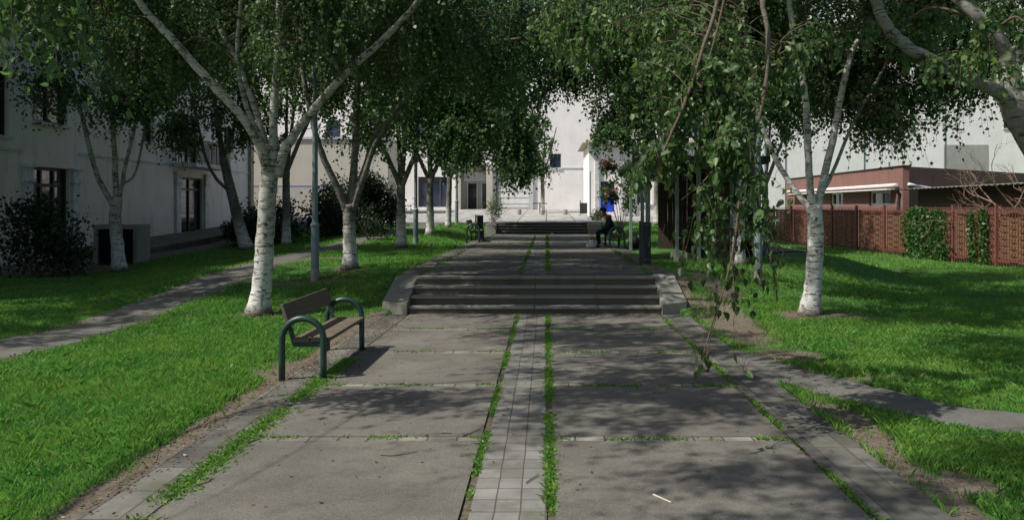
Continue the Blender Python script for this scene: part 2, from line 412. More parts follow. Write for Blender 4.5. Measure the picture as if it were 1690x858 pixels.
def ribbon(name, line, half, mat, dz=.006, jit=.03, n_across=5):
    L = np.asarray(line)[:, :2]; t = np.gradient(L, axis=0); t /= np.linalg.norm(t, axis=1)[:, None]; nrm = np.stack([-t[:,1], t[:,0]], 1)
    half = np.full(len(L), half) if np.isscalar(half) else half
    V = []
    for k, s in enumerate(np.linspace(-1, 1, n_across)):
        j = (rng.random(len(L))-.5)*2*jit if abs(s) == 1 else 0
        P = L+nrm*(s*half+j)[:, None]; V.append(np.column_stack([P, hz(P[:,0], P[:,1])+dz]))
    V = np.stack(V, 1); m = len(L); idx = np.arange(m*n_across).reshape(m, n_across)
    F = np.stack([idx[:-1,:-1], idx[1:,:-1], idx[1:,1:], idx[:-1,1:]], -1).reshape(-1, 4)[:, ::-1]
    return tag(fastmesh(name, V.reshape(-1, 3), F, mat, smooth=True), kind='structure')
ribbon('path', LP, .54, M['asphalt_old'])
ribbon('path', RP, RPW, M['asphalt_old'], .008)
ribbon('path', spline([(5.6,23.6),(7.5,23.2),(9,22.7),(10.4,22.5)], 30), np.interp(np.arange(30), [0,20,29], [1.2,1.0,.25]), M['asphalt_old'], .03)

# main path: paver sheet, strip, cross rows, asphalt panels
def sheet(name, x0, x1, y0, y1, z, mat, jl=0, jr=0, step=.25):
    ysn = np.linspace(y0, y1, max(2, int((y1-y0)/step)+1)); V = []; F = []
    for y in ysn:
        V += [(x0+(random.random()-.5)*2*jl, y, z), (x1+(random.random()-.5)*2*jr, y, z)]
    F = [(2*i, 2*i+1, 2*i+3, 2*i+2) for i in range(len(ysn)-1)]
    b = MB(); b.add(V, F); return b
def pave(z, y0, y1, lines, xl, xr):
    for x0, x1, jl, jr in ((-2.86, -2.44, .035, 0), (2.0, 2.46, 0, .035)):
        tag(sheet('b', x0, x1, y0, y1, z, None, jl, jr).build('paving', M['border']), kind='structure')
    tag(sheet('b', -.475, .0, y0, y1, z+.006, None).build('paving', M['strip']), kind='structure')
    u = MB(); u.v.append(np.array([(-2.44,y0,z-.006),(2.0,y0,z-.006),(2.0,y1,z-.006),(-2.44,y1,z-.006)])); u.f.append([0,1,2,3]); u.mi.append(0)
    tag(u.build('soil', M['ground_soil']), kind='structure')
    c = MB()
    p = MB()
    ys_ = [y0]+list(lines)+[y1]
    for k, y in enumerate(lines):
        for a, b_ in ((-2.42, -.53), (.05, 1.98)):
            c.add([(a,y-.072,z+.0085),(b_,y-.072,z+.0085),(b_,y+.072,z+.0085),(a,y+.072,z+.0085)], [(0,1,2,3)])
    for k in range(len(ys_)-1):
        a = ys_[k]+(.068 if k else 0); b_ = ys_[k+1]-(.068 if k < len(ys_)-2 else 0)
        for xa, xb in ((-2.40, -.535), (.055, 1.96)):
            n = 12
            top = []; 
            xsn = np.linspace(xa, xb, n); j = lambda: (random.random()-.5)*.018
            fr = [(x+j()*0, a+j(), z+.010) for x in xsn]; bk = [(x, b_+j(), z+.010) for x in xsn]
            p.add(fr+bk, [(i, i+1, n+i+1, n+i) for i in range(n-1)])
    tag(c.build('paving', M['cross']), kind='structure')
    tag(p.build('asphalt', M['asphalt']), kind='structure')
t_ = NT('joint_soil'); v_ = t_.coord(); t_.col(t_.ramp(t_.noise(v_, 18, 5), [(.3, (.05,.045,.03)), (.7, (.14,.12,.085))]), .95); M['ground_soil'] = t_.m
LOW_LINES = [.66, 2.54, 4.42, 6.30, 8.18, 10.06, 11.94]
UP_LINES = [16.2+1.88*i for i in range(12)]
pave(0.014, -3.0, 13.66, LOW_LINES, 0, 0)
pave(.604, 14.93, 37.78, UP_LINES, 0, 0)

def steps(name, y0, z0, n, rise, tread, xa, xb, label, last=.38):
    t = thing(name, ((xa+xb)/2, y0, z0), label, 'steps', None); o = (-(xa+xb)/2, -y0, -z0)
    hw = (xb-xa)/2
    for k in range(n):
        r = MB(); yk = k*tread; ye = yk+(tread if k < n-1 else last)
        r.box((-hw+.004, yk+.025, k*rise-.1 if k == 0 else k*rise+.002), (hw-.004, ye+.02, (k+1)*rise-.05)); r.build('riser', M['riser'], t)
        r = MB(); x = -hw
        while x < hw-.01:   # tread slabs with small joints
            x2 = min(hw, x+1.12); dz = (random.random()-.5)*.006
            r.box((x+.003, yk+(random.random()-.5)*.012, (k+1)*rise-.049), (x2-.003, ye+.022, (k+1)*rise+dz-.003*(k==n-1))); x = x2
        r.build('tread', M['stone_step'], t, bevel=.008)
    return t
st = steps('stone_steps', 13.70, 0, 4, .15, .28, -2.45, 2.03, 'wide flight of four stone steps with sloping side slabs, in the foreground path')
for s in (-1, 1):
    b = MB(); x_in = 2.245
    # sloping coping slab
    xi0, xi1, xo0, xo1 = (x_in+.0, x_in, x_in+.47, x_in+.40)
    P = [(s*(xi0), -.06, -.05),(s*xo0, .10, -.05),(s*(xo1), 1.05, .45),(s*xi1, 1.22, .45),
         (s*(xi0), -.06, .20),(s*xo0, .10, .23),(s*xo1, 1.05, .61),(s*xi1, 1.22, .63)]
    fs = [(0,3,2,1),(4,5,6,7),(0,1,5,4),(1,2,6,5),(2,3,7,6),(3,0,4,7)]
    if s < 0: fs = [f[::-1] for f in fs]
    b.add(P, fs); b.build('side_slab', M['stone_step'], st, bevel=.015)
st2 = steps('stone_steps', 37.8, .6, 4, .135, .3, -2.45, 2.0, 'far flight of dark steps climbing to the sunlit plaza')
for s in (-1, 1):
    b = MB(); b.box((s*2.24 if s > 0 else -2.72, -.2, -.1), (2.85 if s > 0 else -2.235, 1.25, .50)); b.build('side_block', M['concrete'], st2, bevel=.015)

# plaza
px_, py_ = np.arange(-15, 9.1, 1.0), np.arange(39.22, 70, 1.0)
PX, PY = np.meshgrid(px_, py_); PZ = 1.145+(PY-39.2)*.0232
m_, n_ = PX.shape; idx = np.arange(m_*n_).reshape(m_, n_)
F = np.stack([idx[:-1,:-1], idx[:-1,1:], idx[1:,1:], idx[1:,:-1]], -1).reshape(-1, 4)
tag(fastmesh('pavement', np.stack([PX, PY, PZ], -1).reshape(-1, 3), F, M['plaza']), kind='structure')
def zplaza(Y): return 1.145+(Y-39.2)*.0232
b = MB(); b.box((-15, 39.02, .6), (-2.8, 39.215, 1.15)); b.box((2.9, 39.02, .3), (9, 39.215, 1.15))
tag(b.build('kerb', M['concrete'], bevel=.01), kind='structure')

# ------------------------------------------------------------------ buildings
def holed(u0, u1, z0, z1, holes, thick, mp):
    us = sorted({u0, u1, *[h[0] for h in holes], *[h[1] for h in holes]}); zs = sorted({z0, z1, *[h[2] for h in holes], *[h[3] for h in holes]})
    us = [u for u in us if u0 <= u <= u1]; zs = [z for z in zs if z0 <= z <= z1]
    hole = lambda i, j: (i < 0 or j < 0 or i >= len(us)-1 or j >= len(zs)-1) or any(h[0] <= (us[i]+us[i+1])/2 <= h[1] and h[2] <= (zs[j]+zs[j+1])/2 <= h[3] for h in holes)
    b = MB()
    for i in range(len(us)-1):
        for j in range(len(zs)-1):
            if hole(i, j): continue
            a, c, d, e = us[i], us[i+1], zs[j], zs[j+1]
            b.add([mp(a,0,d), mp(c,0,d), mp(c,0,e), mp(a,0,e)], [(0,1,2,3)])
            b.add([mp(a,-thick,d), mp(c,-thick,d), mp(c,-thick,e), mp(a,-thick,e)], [(3,2,1,0)])
            for (ii, jj, q) in ((i-1,j,[(a,0,d),(a,0,e),(a,-thick,e),(a,-thick,d)]), (i+1,j,[(c,0,d),(c,-thick,d),(c,-thick,e),(c,0,e)]),
                                (i,j-1,[(a,0,d),(a,-thick,d),(c,-thick,d),(c,0,d)]), (i,j+1,[(a,0,e),(c,0,e),(c,-thick,e),(a,-thick,e)])):
                if hole(ii, jj): b.add([mp(*p) for p in q], [(0,1,2,3)])
    return b
def mbox(b, mp, a, c):
    P = [mp(u, w_, z) for u in (a[0], c[0]) for w_ in (a[1], c[1]) for z in (a[2], c[2])]
    P = np.array(P); b.box(P.min(0), P.max(0))
def opening(parent, mp, h, name='window', fmat='frame_brown', gmat='glass', depth=.18, nv=1, transom=None, sill=True, fr=.07, label=None):
    u0, u1, z0, z1 = h; b = MB(); d = -depth
    mbox(b, mp, (u0+.002, d, z0+.002), (u0+fr, d+.06, z1-.002)); mbox(b, mp, (u1-fr, d, z0+.002), (u1-.002, d+.06, z1-.002))
    mbox(b, mp, (u0+fr, d, z0+.002), (u1-fr, d+.06, z0+fr)); mbox(b, mp, (u0+fr, d, z1-fr), (u1-fr, d+.06, z1-.002))
    for k in range(1, nv+1):
        u = u0+(u1-u0)*k/(nv+1); mbox(b, mp, (u-fr*.45, d+.004, z0+fr), (u+fr*.45, d+.056, z1-fr))
    if transom: mbox(b, mp, (u0+fr, d+.008, transom-fr/2), (u1-fr, d+.052, transom+fr/2))
    o = b.build(name, M[fmat], parent)
    if label: o['label'] = label
    g_ = MB(); mbox(g_, mp, (u0+.01, d-.02, z0+.01), (u1-.01, d-.004, z1-.01)); g_.build('pane', M[gmat], o)
    if sill:
        s_ = MB(); mbox(s_, mp, (u0-.08, 0.003, z0-.09), (u1+.08, .09, z0-.002)); s_.build('sill', M['trim'], o)
    return o

# --- left building, facade in the plane x = -16.3 facing the park
LX = -16.3; mpL = lambda u, w_, z: (LX+w_, u, z)
tb = thing('apartment_building', (LX, 28, 0), 'long grey plastered building in shade along the left lawn with a balcony', 'building')
offL = (LX, 28, 0)
def mpLl(u, w_, z): return (w_, u-28, z)
doors = [(24.55, 26.5, .35, 3.20), (34.5, 36.75, .62, 3.25)]
wins = [(24.6, 26.4, 4.65, 6.0), (21.9, 23.5, 4.05, 6.1), (31.35, 32.15, 4.55, 5.8), (34.7, 36.3, 3.88, 6.1), (39.2, 40.4, 4.7, 6.0), (17.5, 19.2, 4.6, 6.0),
        (24.6, 26.4, 7.7, 9.0), (31.35, 32.15, 7.6, 8.9), (34.7, 36.3, 7.3, 9.0), (39.2, 40.4, 7.7, 9.0), (28.3, 29.5, 7.6, 8.9), (21.9, 23.5, 7.3, 9.0)]
holed(13, 42.8, -.2, 11.0, doors+wins, .35, mpLl).build('wall', M['plaster_grey'], tb)
b = MB(); b.box((-9, -15, 10.9), (-.36, 14.8, 11.0)); b.box((-9.2, 14.44, -.2), (-.36, 14.79, 10.9)); b.box((-9.2, -15, -.2), (-.36, -14.7, 10.9)); b.box((-9.3,-15,-.2), (-9.2, 14.8, 11)); b.build('rear_walls', M['plaster_grey'], tb)
b = MB(); b.box((-.34, -15.1, 11.001), (.35, 14.9, 11.2)); b.build('cornice', M['trim'], tb)
b = MB(); b.box((.003, -14.9, 3.62), (.05, -3.9, 3.70)); b.box((.003, -1.0, 3.72), (.05, 6.1, 3.80)); b.box((.003, 9.2, 3.72), (.05, 14.7, 3.80)); b.build('string_course', M['trim'], tb)
opening(tb, mpLl, (doors[0][0]-28, doors[0][1]-28, *doors[0][2:]), 'door', nv=1, transom=2.6, sill=False, fr=.10) if False else None
def mp28(u, w_, z): return (w_, u-28, z)
d1 = opening(tb, mp28, doors[0], 'door', nv=2, transom=2.62, sill=False, fr=.10)
d2 = opening(tb, mp28, doors[1], 'door', nv=1, transom=2.72, sill=False, fr=.09)
for k, h in enumerate(wins): opening(tb, mp28, h, 'window', nv=1 if h[1]-h[0] > 1 else 0, sill=True)
b = MB()
for (ya, yb, zb, zt) in ((24.1, 24.5, .2, 3.25), (26.56, 26.95, .2, 3.25), (34.0, 34.42, .55, 3.45), (36.85, 37.25, .55, 3.45)):
    b = MB(); mbox(b, mp28, (ya, .003, zb), (yb, .10, zt-.55)); mbox(b, mp28, (ya-.05, .003, zt-.548), (yb+.05, .16, zt-.45)); mbox(b, mp28, (ya, .003, zt-.448), (yb, .12, zt-.1)); mbox(b, mp28, (ya-.06, .003, zt-.098), (yb+.06, .17, zt))
    b.build('pilaster', M['trim'], tb, bevel=.01)
b = MB(); mbox(b, mp28, (33.8, .003, 3.66), (37.6, 1.05, 3.84)); bal = b.build('balcony', M['trim'], tb)
b = MB(); mbox(b, mp28, (33.85, .96, 4.82), (37.55, 1.0, 4.87)); mbox(b, mp28, (33.85, .97, 3.95), (37.55, .995, 3.98))
for k in range(36): mbox(b, mp28, (33.86+k*.105, .972, 3.84), (33.88+k*.105, .992, 4.82))
for u in (33.85, 37.5): mbox(b, mp28, (u, .01, 4.82), (u+.04, .96, 4.87)); [mbox(b, mp28, (u+.01, .1+q*.12, 3.84), (u+.03, .12+q*.12, 4.82)) for q in range(7)]
b.build('railing', M['metal_dark'], bal)
b = MB(); mbox(b, mp28, (42.35, .003, -.1), (42.6, .18, 10.9)); b.build('corner_pilaster', M['beige'], tb)
b = MB(); b.tube([(.12, 14.7, .5), (.12, 14.7, 10.8)], .06, 8); b.build('downpipe', M['frame_grey'], tb, smooth=True)

# terrace wall and vent box in front of it
b = MB(); b.add([(-16.25,26.2,-.1),(-13.9,26.2,-.1),(-13.9,40,.2),(-16.25,40,.2),(-16.25,26.2,.48),(-13.9,26.2,.45),(-13.9,40,.95),(-16.25,40,1.0)], [(0,3,2,1),(4,5,6,7),(0,1,5,4),(1,2,6,5),(2,3,7,6),(3,0,4,7)])
o = b.build('stone_terrace', M['rubble'], bevel=.03); tag(o, 'low mossy stone terrace running along the foot of the grey building', 'terrace')
t = thing('vent_box', (-13.35, 24, .1), 'low concrete vent box with dark louvres behind the leftmost birch trunk', 'vent')
b = MB(); b.box((-.68,0,-.1),(-.55,.8,1.12)); b.box((.55,0,-.1),(.68,.8,1.12)); b.box((-.68,-.03,1.121),(.68,.82,1.26)); b.box((-.549,.7,-.1),(.549,.8,1.12)); b.build('housing', M['concrete'], t, bevel=.01)
b = MB()
for k in range(12): b.add([(-.548,.04,.10+k*.085),(.548,.04,.10+k*.085),(.548,.12,.17+k*.085),(-.548,.12,.17+k*.085),(-.548,.05,.09+k*.085),(.548,.05,.09+k*.085),(.548,.13,.16+k*.085),(-.548,.13,.16+k*.085)], [(0,3,2,1),(4,5,6,7),(0,1,5,4),(1,2,6,5),(2,3,7,6),(3,0,4,7)])
b.build('louvres', M['metal_dark'], t)

# --- cream low wall block with blue stripe
t = thing('cream_annex', (-14, 52, 1), 'low cream building with a thin blue stripe behind the dark hedge', 'building')
b = MB(); b.box((-9, 0, -.5), (3.35, 6, 5.45)); b.build('wall', M['plaster_cream'], t)
b = MB(); b.box((-9.1, -.12, 5.452), (3.45, 6.1, 5.6)); b.build('coping', M['trim'], t)
b = MB(); b.box((-9, -.02, 2.26), (3.35, -.002, 2.34)); b.build('stripe', plain('blue_stripe', (.10,.13,.40), .6), t)
b = MB(); b.box((-9, -.015, -.4), (3.35, -.003, 2.255)); b.build('dado', plaster('grey_dado', (.44,.42,.37), (.30,.29,.25), .5), t)

# --- main back building
tb = thing('apartment_building', (0, 64, 1.7), 'tall white building with a columned doorway closing the far end of the plaza', 'building')
def mpB(u, w_, z): return (u, -w_, z-1.7)
port = (-7.2, -4.95, 1.7, 5.45)
gl = (-10.6, -7.9, 1.9, 4.4)
bw = [(-.0+.25, 1.2, 5.1, 6.3)]
more = [(-18.2,-17.0,7.6,9.0), (-14.6,-13.4,7.6,9.0), (-11,-9.8,7.6,9.0), (-6.6,-5.4,8.0,9.4)]
ext = bw+more
holed(-26, 12, 1.2, 15.5, [port, gl]+ext, .4, mpB).build('wall', M['plaster_white'], tb)
b = MB(); b.box((-26, .41, -.5), (-25.6, 9, 13.8)); b.box((11.6, .41, -.5), (12, 9, 13.8)); b.box((-25.6, 8.6, -.5), (11.6, 9, 13.8)); b.box((-26, -.15, 13.805), (12, 9, 14.1)); b.build('rear_walls', M['plaster_white'], tb)
for h in ext: opening(tb, mpB, h, 'window', 'frame_grey', 'glass_blue', nv=0)
opening(tb, mpB, gl, 'shopfront', 'frame_grey', 'glass_blue', nv=2, sill=False)
# porch recess with inner wall, doors and columns
b = MB(); b.box((-7.9, 1.9, -.3), (-4.4, 2.1, 5)); b.box((-7.9,.405,-.3), (-7.7,1.9,5)); b.box((-4.6,.405,-.3), (-4.4,1.9,5)); b.box((-7.7,.405,3.8), (-4.6,1.9,4.0)); b.build('porch', M['plaster_cream'], tb)
def mpB2(u, w_, z): return (u, 1.9-w_, z-1.7)
for h in ((-6.75,-5.85,1.75,4.0), (-5.55,-5.0,1.75,4.0)):
    b = MB(); mbox(b, mpB2, (h[0], .003, h[2]), (h[0]+.08, .08, h[3])); mbox(b, mpB2, (h[1]-.08, .003, h[2]), (h[1], .08, h[3])); mbox(b, mpB2, (h[0]+.08, .003, h[3]-.08), (h[1]-.08, .08, h[3]))
    d_ = b.build('door', M['white_paint'], tb); b = MB(); mbox(b, mpB2, (h[0]+.08, .004, h[2]), (h[1]-.08, .03, h[3]-.08)); b.build('pane', M['glass'], d_)
b = MB(); mbox(b, mpB2, (-7.0,.003,4.1), (-4.9,.12,4.9)); b.build('fascia', M['white_paint'], tb)
for u in (-7.35, -4.85):
    b = MB(); b.box((u-.05, -.35, -.3), (u+.42 if u > -6 else u+.3, -.003, 3.7)); b.build('pilaster', M['plaster_cream'], tb)
b = MB(); b.tube([(-4.1, -.12, -.1), (-4.1, -.12, 12)], .07, 8); b.build('downpipe', M['frame_grey'], tb)
b = MB(); b.box((-4.0+.05, -.06, 0.2), (-1.45, -.003, 3.2)); pn = b.build('panelled_wall', M['white_paint'], tb)
b = MB()
for k in range(6): b.box((-3.94, -.075, .45+k*.5), (-1.47, -.0605, .475+k*.5))
b.build('joint', M['frame_grey'], pn)
b = MB(); b.box((-1.35, -.16, -.2), (-1.1, -.003, 3.4)); b.box((-1.5, -.05, 3.401), (3.4, -.003, 3.46)); b.build('string_course', M['trim'], tb)

# --- kiosk building on the right of the plaza
t = thing('pavilion', (5.8, 48, 1.35), 'small white pavilion with beige eaves and a blue shutter right of the plaza', 'building')
def mpK(u, w_, z): return (u-5.8, -w_, z-1.35)
hk = [(3.35, 4.2, 1.6, 3.5), (5.55, 6.5, 2.1, 3.3), (7.4, 8.6, 2.1, 3.5)]
holed(2.62, 10.5, 1.2, 5.85, hk, .3, mpK).build('wall', M['plaster_white'], t)
b = MB(); b.box((-3.18,.301,-.3),(-2.88,7,4.5)); b.box((4.4,.301,-.3),(4.7,7,4.5)); b.box((-2.88,6.7,-.3),(4.4,7,4.5)); b.build('side_walls', M['plaster_white'], t)
b = MB(); b.add([(-3.6,-.5,4.5),(5.1,-.5,4.5),(5.1,7.3,4.5),(-3.6,7.3,4.5),(-3.1,0.1,4.72),(4.6,.1,4.72),(4.6,6.8,4.72),(-3.1,6.8,4.72)], [(0,3,2,1),(4,5,6,7),(0,1,5,4),(1,2,6,5),(2,3,7,6),(3,0,4,7)]); b.build('roof', M['beige'], t)
b = MB(); mbox(b, mpK, (3.36, -.12, 1.62), (4.19, -.08, 2.78)); b.build('shutter', M['blue'], t)
b = MB(); mbox(b, mpK, (3.36, -.2, 2.79), (4.19, -.16, 3.49)); b.build('pane', M['glass'], t)
opening(t, mpK, hk[1], 'window', 'white_paint', 'glass_blue', nv=1); opening(t, mpK, hk[2], 'window', 'white_paint', 'glass', nv=1)
for u in (3.0, 4.55, 5.2): b = MB(); mbox(b, mpK, (u, .003, 1.3), (u+.25, .14, 5.0)); b.build('pilaster', M['trim'], t)

# --- pale tower far right
tb = thing('apartment_tower', (30, 66, 0), 'tall pale tower block rising behind the terracotta building', 'building')
def mpT(u, w_, z): return (u-30, -w_, z)
tw = []
for zz in (7.6, 11.2): tw.append((38.9, 40.2, zz+1.0, zz+2.6))
for u in (24.6, 28.1): tw.append((u, u+1.2, 11.6, 12.9))
holed(14, 48, -.5, 19.5, tw, .4, mpT).build('wall', M['plaster_tower'], tb)
b = MB(); b.box((-16,.41,-.5),(-15.6,10,19.5)); b.box((17.6,.41,-.5),(18,10,19.5)); b.box((-15.6,9.6,-.5),(17.6,10,19.5)); b.box((-16,-.1,19.505),(18,10,19.8)); b.build('rear_walls', M['plaster_tower'], tb)
for h in tw: opening(tb, mpT, h, 'window', 'frame_grey', 'glass', nv=1)
b = MB(); b.box((3.8, -.02, -.4), (7.6, -.002, 7.2)); b.build('grey_panel', plaster('grey_panel', (.36,.35,.33), (.2,.2,.18), .6), tb)
b = MB()
for u in (20.3, 27, 33.9): mbox(b, mpT, (u, .003, 0), (u+.05, .05, 19))
b.build('downpipe', M['frame_grey'], tb)

# --- terracotta single storey building, corner at (17, 37)
t = thing('terracotta_building', (17, 37, 0), 'flat roofed terracotta single storey building with white gutter behind the red fence', 'building')
def mpR(u, w_, z): return (-w_, u-37, z)          # face looking at -x
hr = [(38.3, 40.9, 1.95, 2.75), (44.5, 46.5, 1.95, 2.8), (49, 51, 1.95, 2.8)]
def mpRl(u, w_, z): return (-w_, u, z)
holed(0.0, 18, -.3, 3.85, [(a-37, b_-37, c, d) for a, b_, c, d in hr], .3, mpRl).build('wall', M['red_plaster'], t)
b = MB(); b.box((.0,-.001,-.3),(.3,-.0005,3.85)); 
# front face turned away to the right
ang = R(36); du = np.array([math.cos(ang), math.sin(ang)])
P = [(0.0,-.002), (14*du[0], 14*du[1]), (14*du[0]-.3*du[1], 14*du[1]+.3*du[0]), (.31, .24)]
b = MB(); b.add([(x, y, z) for z in (-.3, 3.85) for x, y in P], [(0,3,2,1),(4,5,6,7),(0,1,5,4),(1,2,6,5),(2,3,7,6),(3,0,4,7)]); b.build('front_wall', M['red_plaster'], t)
b = MB(); b.add([(x, y, z) for z in (3.3, 3.34) for x, y in ((.32,.3),(13.6*du[0],13.6*du[1]+.3),(12,17.9),(.32,17.9))], [(0,3,2,1),(4,5,6,7),(0,1,5,4),(1,2,6,5),(2,3,7,6),(3,0,4,7)]); b.build('roof', M['zinc'], t)
b = MB(); b.box((-.06,-.06,3.852),(.36,18,3.90)); b.build('coping', M['frame_brown'], t)
for a, b_, c, d in hr: opening(t, mpRl, (a-37, b_-37, c, d), 'window', 'white_paint', 'glass', nv=1, fr=.14, sill=False)
b = MB(); b.tube([(-.16,.3,2.98),(-.16,17.5,2.98)], .07, 8); b.box((-.5,.6,2.74),(-.05,16,2.80)); b.build('gutter', M['white_paint'], t, smooth=False)
b = MB(); p0 = np.array([.25,-.08,2.98]); p1 = np.array([8*du[0],8*du[1]-.2,2.75]); b.tube(spline([p0, p0*.7+p1*.3+[0,0,-.12], p0*.4+p1*.6+[0,0,-.06], p1], 12), .08, 8); b.build('awning_roll', M['white_paint'], t, smooth=True)
# rooflight
b = MB(); b.box((.0,.0,0),(1.4,1.0,.28)); o = b.build('rooflight', M['zinc'], bevel=.02); o.location = (19.6, 42.2, 3.342); tag(o, 'small grey rooflight box on the roof of the terracotta building', 'rooflight')

# --- lean-to shed behind the fence
t = thing('garden_shed', (17, 30, 0), 'dark brown board shed with corrugated lean-to roof behind the fence', 'shed')
b = MB()
for k in range(9): b.box((-.9, 3.55+.0, .1+k*.29), (8, 3.6+.02*(k % 2), .1+k*.29+.285))
for k in range(9): b.box((-.92+.02*(k % 2), -4, .1+k*.29), (-.86, 3.5, .1+k*.29+.285))
b.build('wall', M['shed_wood'], t)
b = MB(); n = 60; V = []
for i in range(n+1):
    y = -5+10*i/n; z = 2.72+.03*math.sin(i*math.pi); z = 2.72+(.035 if i % 2 else 0)
    V += [(-1.5, y, z-.05), (8, y, z+.25)]
b.add(V+[(p[0], p[1], p[2]-.02) for p in V], [(2*i, 2*i+1, 2*i+3, 2*i+2) for i in range(n)]+[(2*(n+1)+2*i, 2*(n+1)+2*i+2, 2*(n+1)+2*i+3, 2*(n+1)+2*i+1) for i in range(n)]+[(2*i, 2*i+2, 2*(n+1)+2*i+2, 2*(n+1)+2*i) for i in range(n)])
b.build('roof', M['corrugated'], t)
b = MB(); b.tube([(-1.2,4.8,0),(-1.2,4.8,2.2),(-1.15,4.8,2.45),(-1.3,4.8,2.65)], .08, 8); b.build('downpipe', M['concrete'], t, smooth=True)

# ------------------------------------------------------------------ red fence
FA, FB = np.array([12.0, 44.0]), np.array([14.95, 20.6])
L_ = np.linalg.norm(FB-FA); fd = (FB-FA)/L_
t = thing('metal_fence', (FA[0], FA[1], 0), 'red metal bar fence backed with woven wooden panels along the right lawn', 'fence', rz=math.atan2(fd[1], fd[0]))
# local x runs along the fence, local -y towards the park
npost = 12; sp = L_/(npost-1)
for k in range(npost):
    b = MB(); b.box((k*sp-.045,-.045,-.2),(k*sp+.045,.045,1.98)); b.build('post', M['fence_red'], t, bevel=.006)
b = MB(); 
for k in range(npost-1):
    for z in (.18, 1.72): b = MB(); b.box((k*sp+.046,-.02,z),((k+1)*sp-.046,.02,z+.06)); b.build('rail', M['fence_red'], t)
b = MB(); nb = 0
for k in range(npost-1):
    m = 17
    for j in range(1, m):
        x = k*sp+j*sp/m; b.box((x-.010,-.036,.06),(x+.010,-.021,1.90)); nb += 1
o = b.build('bars', M['fence_red'], t); o['kind'] = 'stuff'
for k in range(npost-1):
    b = MB(); x0, x1 = k*sp+.06, (k+1)*sp-.06
    nrow = 15; nseg = 24
    for r in range(nrow):
        z0 = .14+r*.108; V = []
        for i in range(nseg+1):
            x = x0+(x1-x0)*i/nseg; y = .085+.022*math.sin(i/nseg*math.pi*5+(r % 2)*math.pi)
            V += [(x, y, z0), (x, y, z0+.10)]
        nV = len(V); V += [(p[0], p[1]+.008, p[2]) for p in V]
        b.add(V, [(2*i, 2*i+2, 2*i+3, 2*i+1) for i in range(nseg)]+[(nV+2*i+1, nV+2*i+3, nV+2*i+2, nV+2*i) for i in range(nseg)]+[(2*i+1, 2*i+3, nV+2*i+3, nV+2*i+1) for i in range(nseg)])
    for x in np.linspace(x0+.05, x1-.05, 5): b.box((x-.015,.112,.1),(x+.015,.135,1.78))
    o = b.build('wooden_panel', M['fence_wood'], t)

# ------------------------------------------------------------------ leaves and trees
def leaf_mesh(P, size, droop=.6, var=.45, shape=4, dirs=None):
    n = len(P)
    if dirs is None:
        d = rng.normal(size=(n, 3)); d[:, 2] -= droop*2
    else: d = dirs+rng.normal(size=(n, 3))*.45
    d /= np.linalg.norm(d, axis=1)[:, None]
    r = rng.normal(size=(n, 3)); s = np.cross(d, r); s /= np.linalg.norm(s, axis=1)[:, None]
    nn = np.cross(s, d)
    L = (size*(1+var*(rng.random(n)*2-1)))[:, None]
    if shape == 4:
        pts = [P, P+d*L*.42+s*L*.40+nn*L*.10, P+d*L, P+d*L*.42-s*L*.40+nn*L*.10]
        V = np.stack(pts, 1).reshape(-1, 3); F = np.arange(n*4).reshape(n, 4)
        return V, F
    a = .12*L
    pts = [P, P+d*L*.22+s*L*.34+nn*a, P+d*L*.55+s*L*.30+nn*a, P+d*L*1.05-nn*a*.5, P+d*L*.55-s*L*.30+nn*a, P+d*L*.22-s*L*.34+nn*a]
    V = np.stack(pts, 1).reshape(-1, 3); i = np.arange(n)[:, None]*6
    F = np.concatenate([i+np.array([[0,1,2,3]]), i+np.array([[0,3,4,5]])], 0)
    return V, F

def in_ellipsoid(n, c, r, bias=.5):
    d = rng.normal(size=(n, 3)); d /= np.linalg.norm(d, axis=1)[:, None]
    return np.array(c)+d*(rng.random(n)**bias)[:, None]*np.array(r)

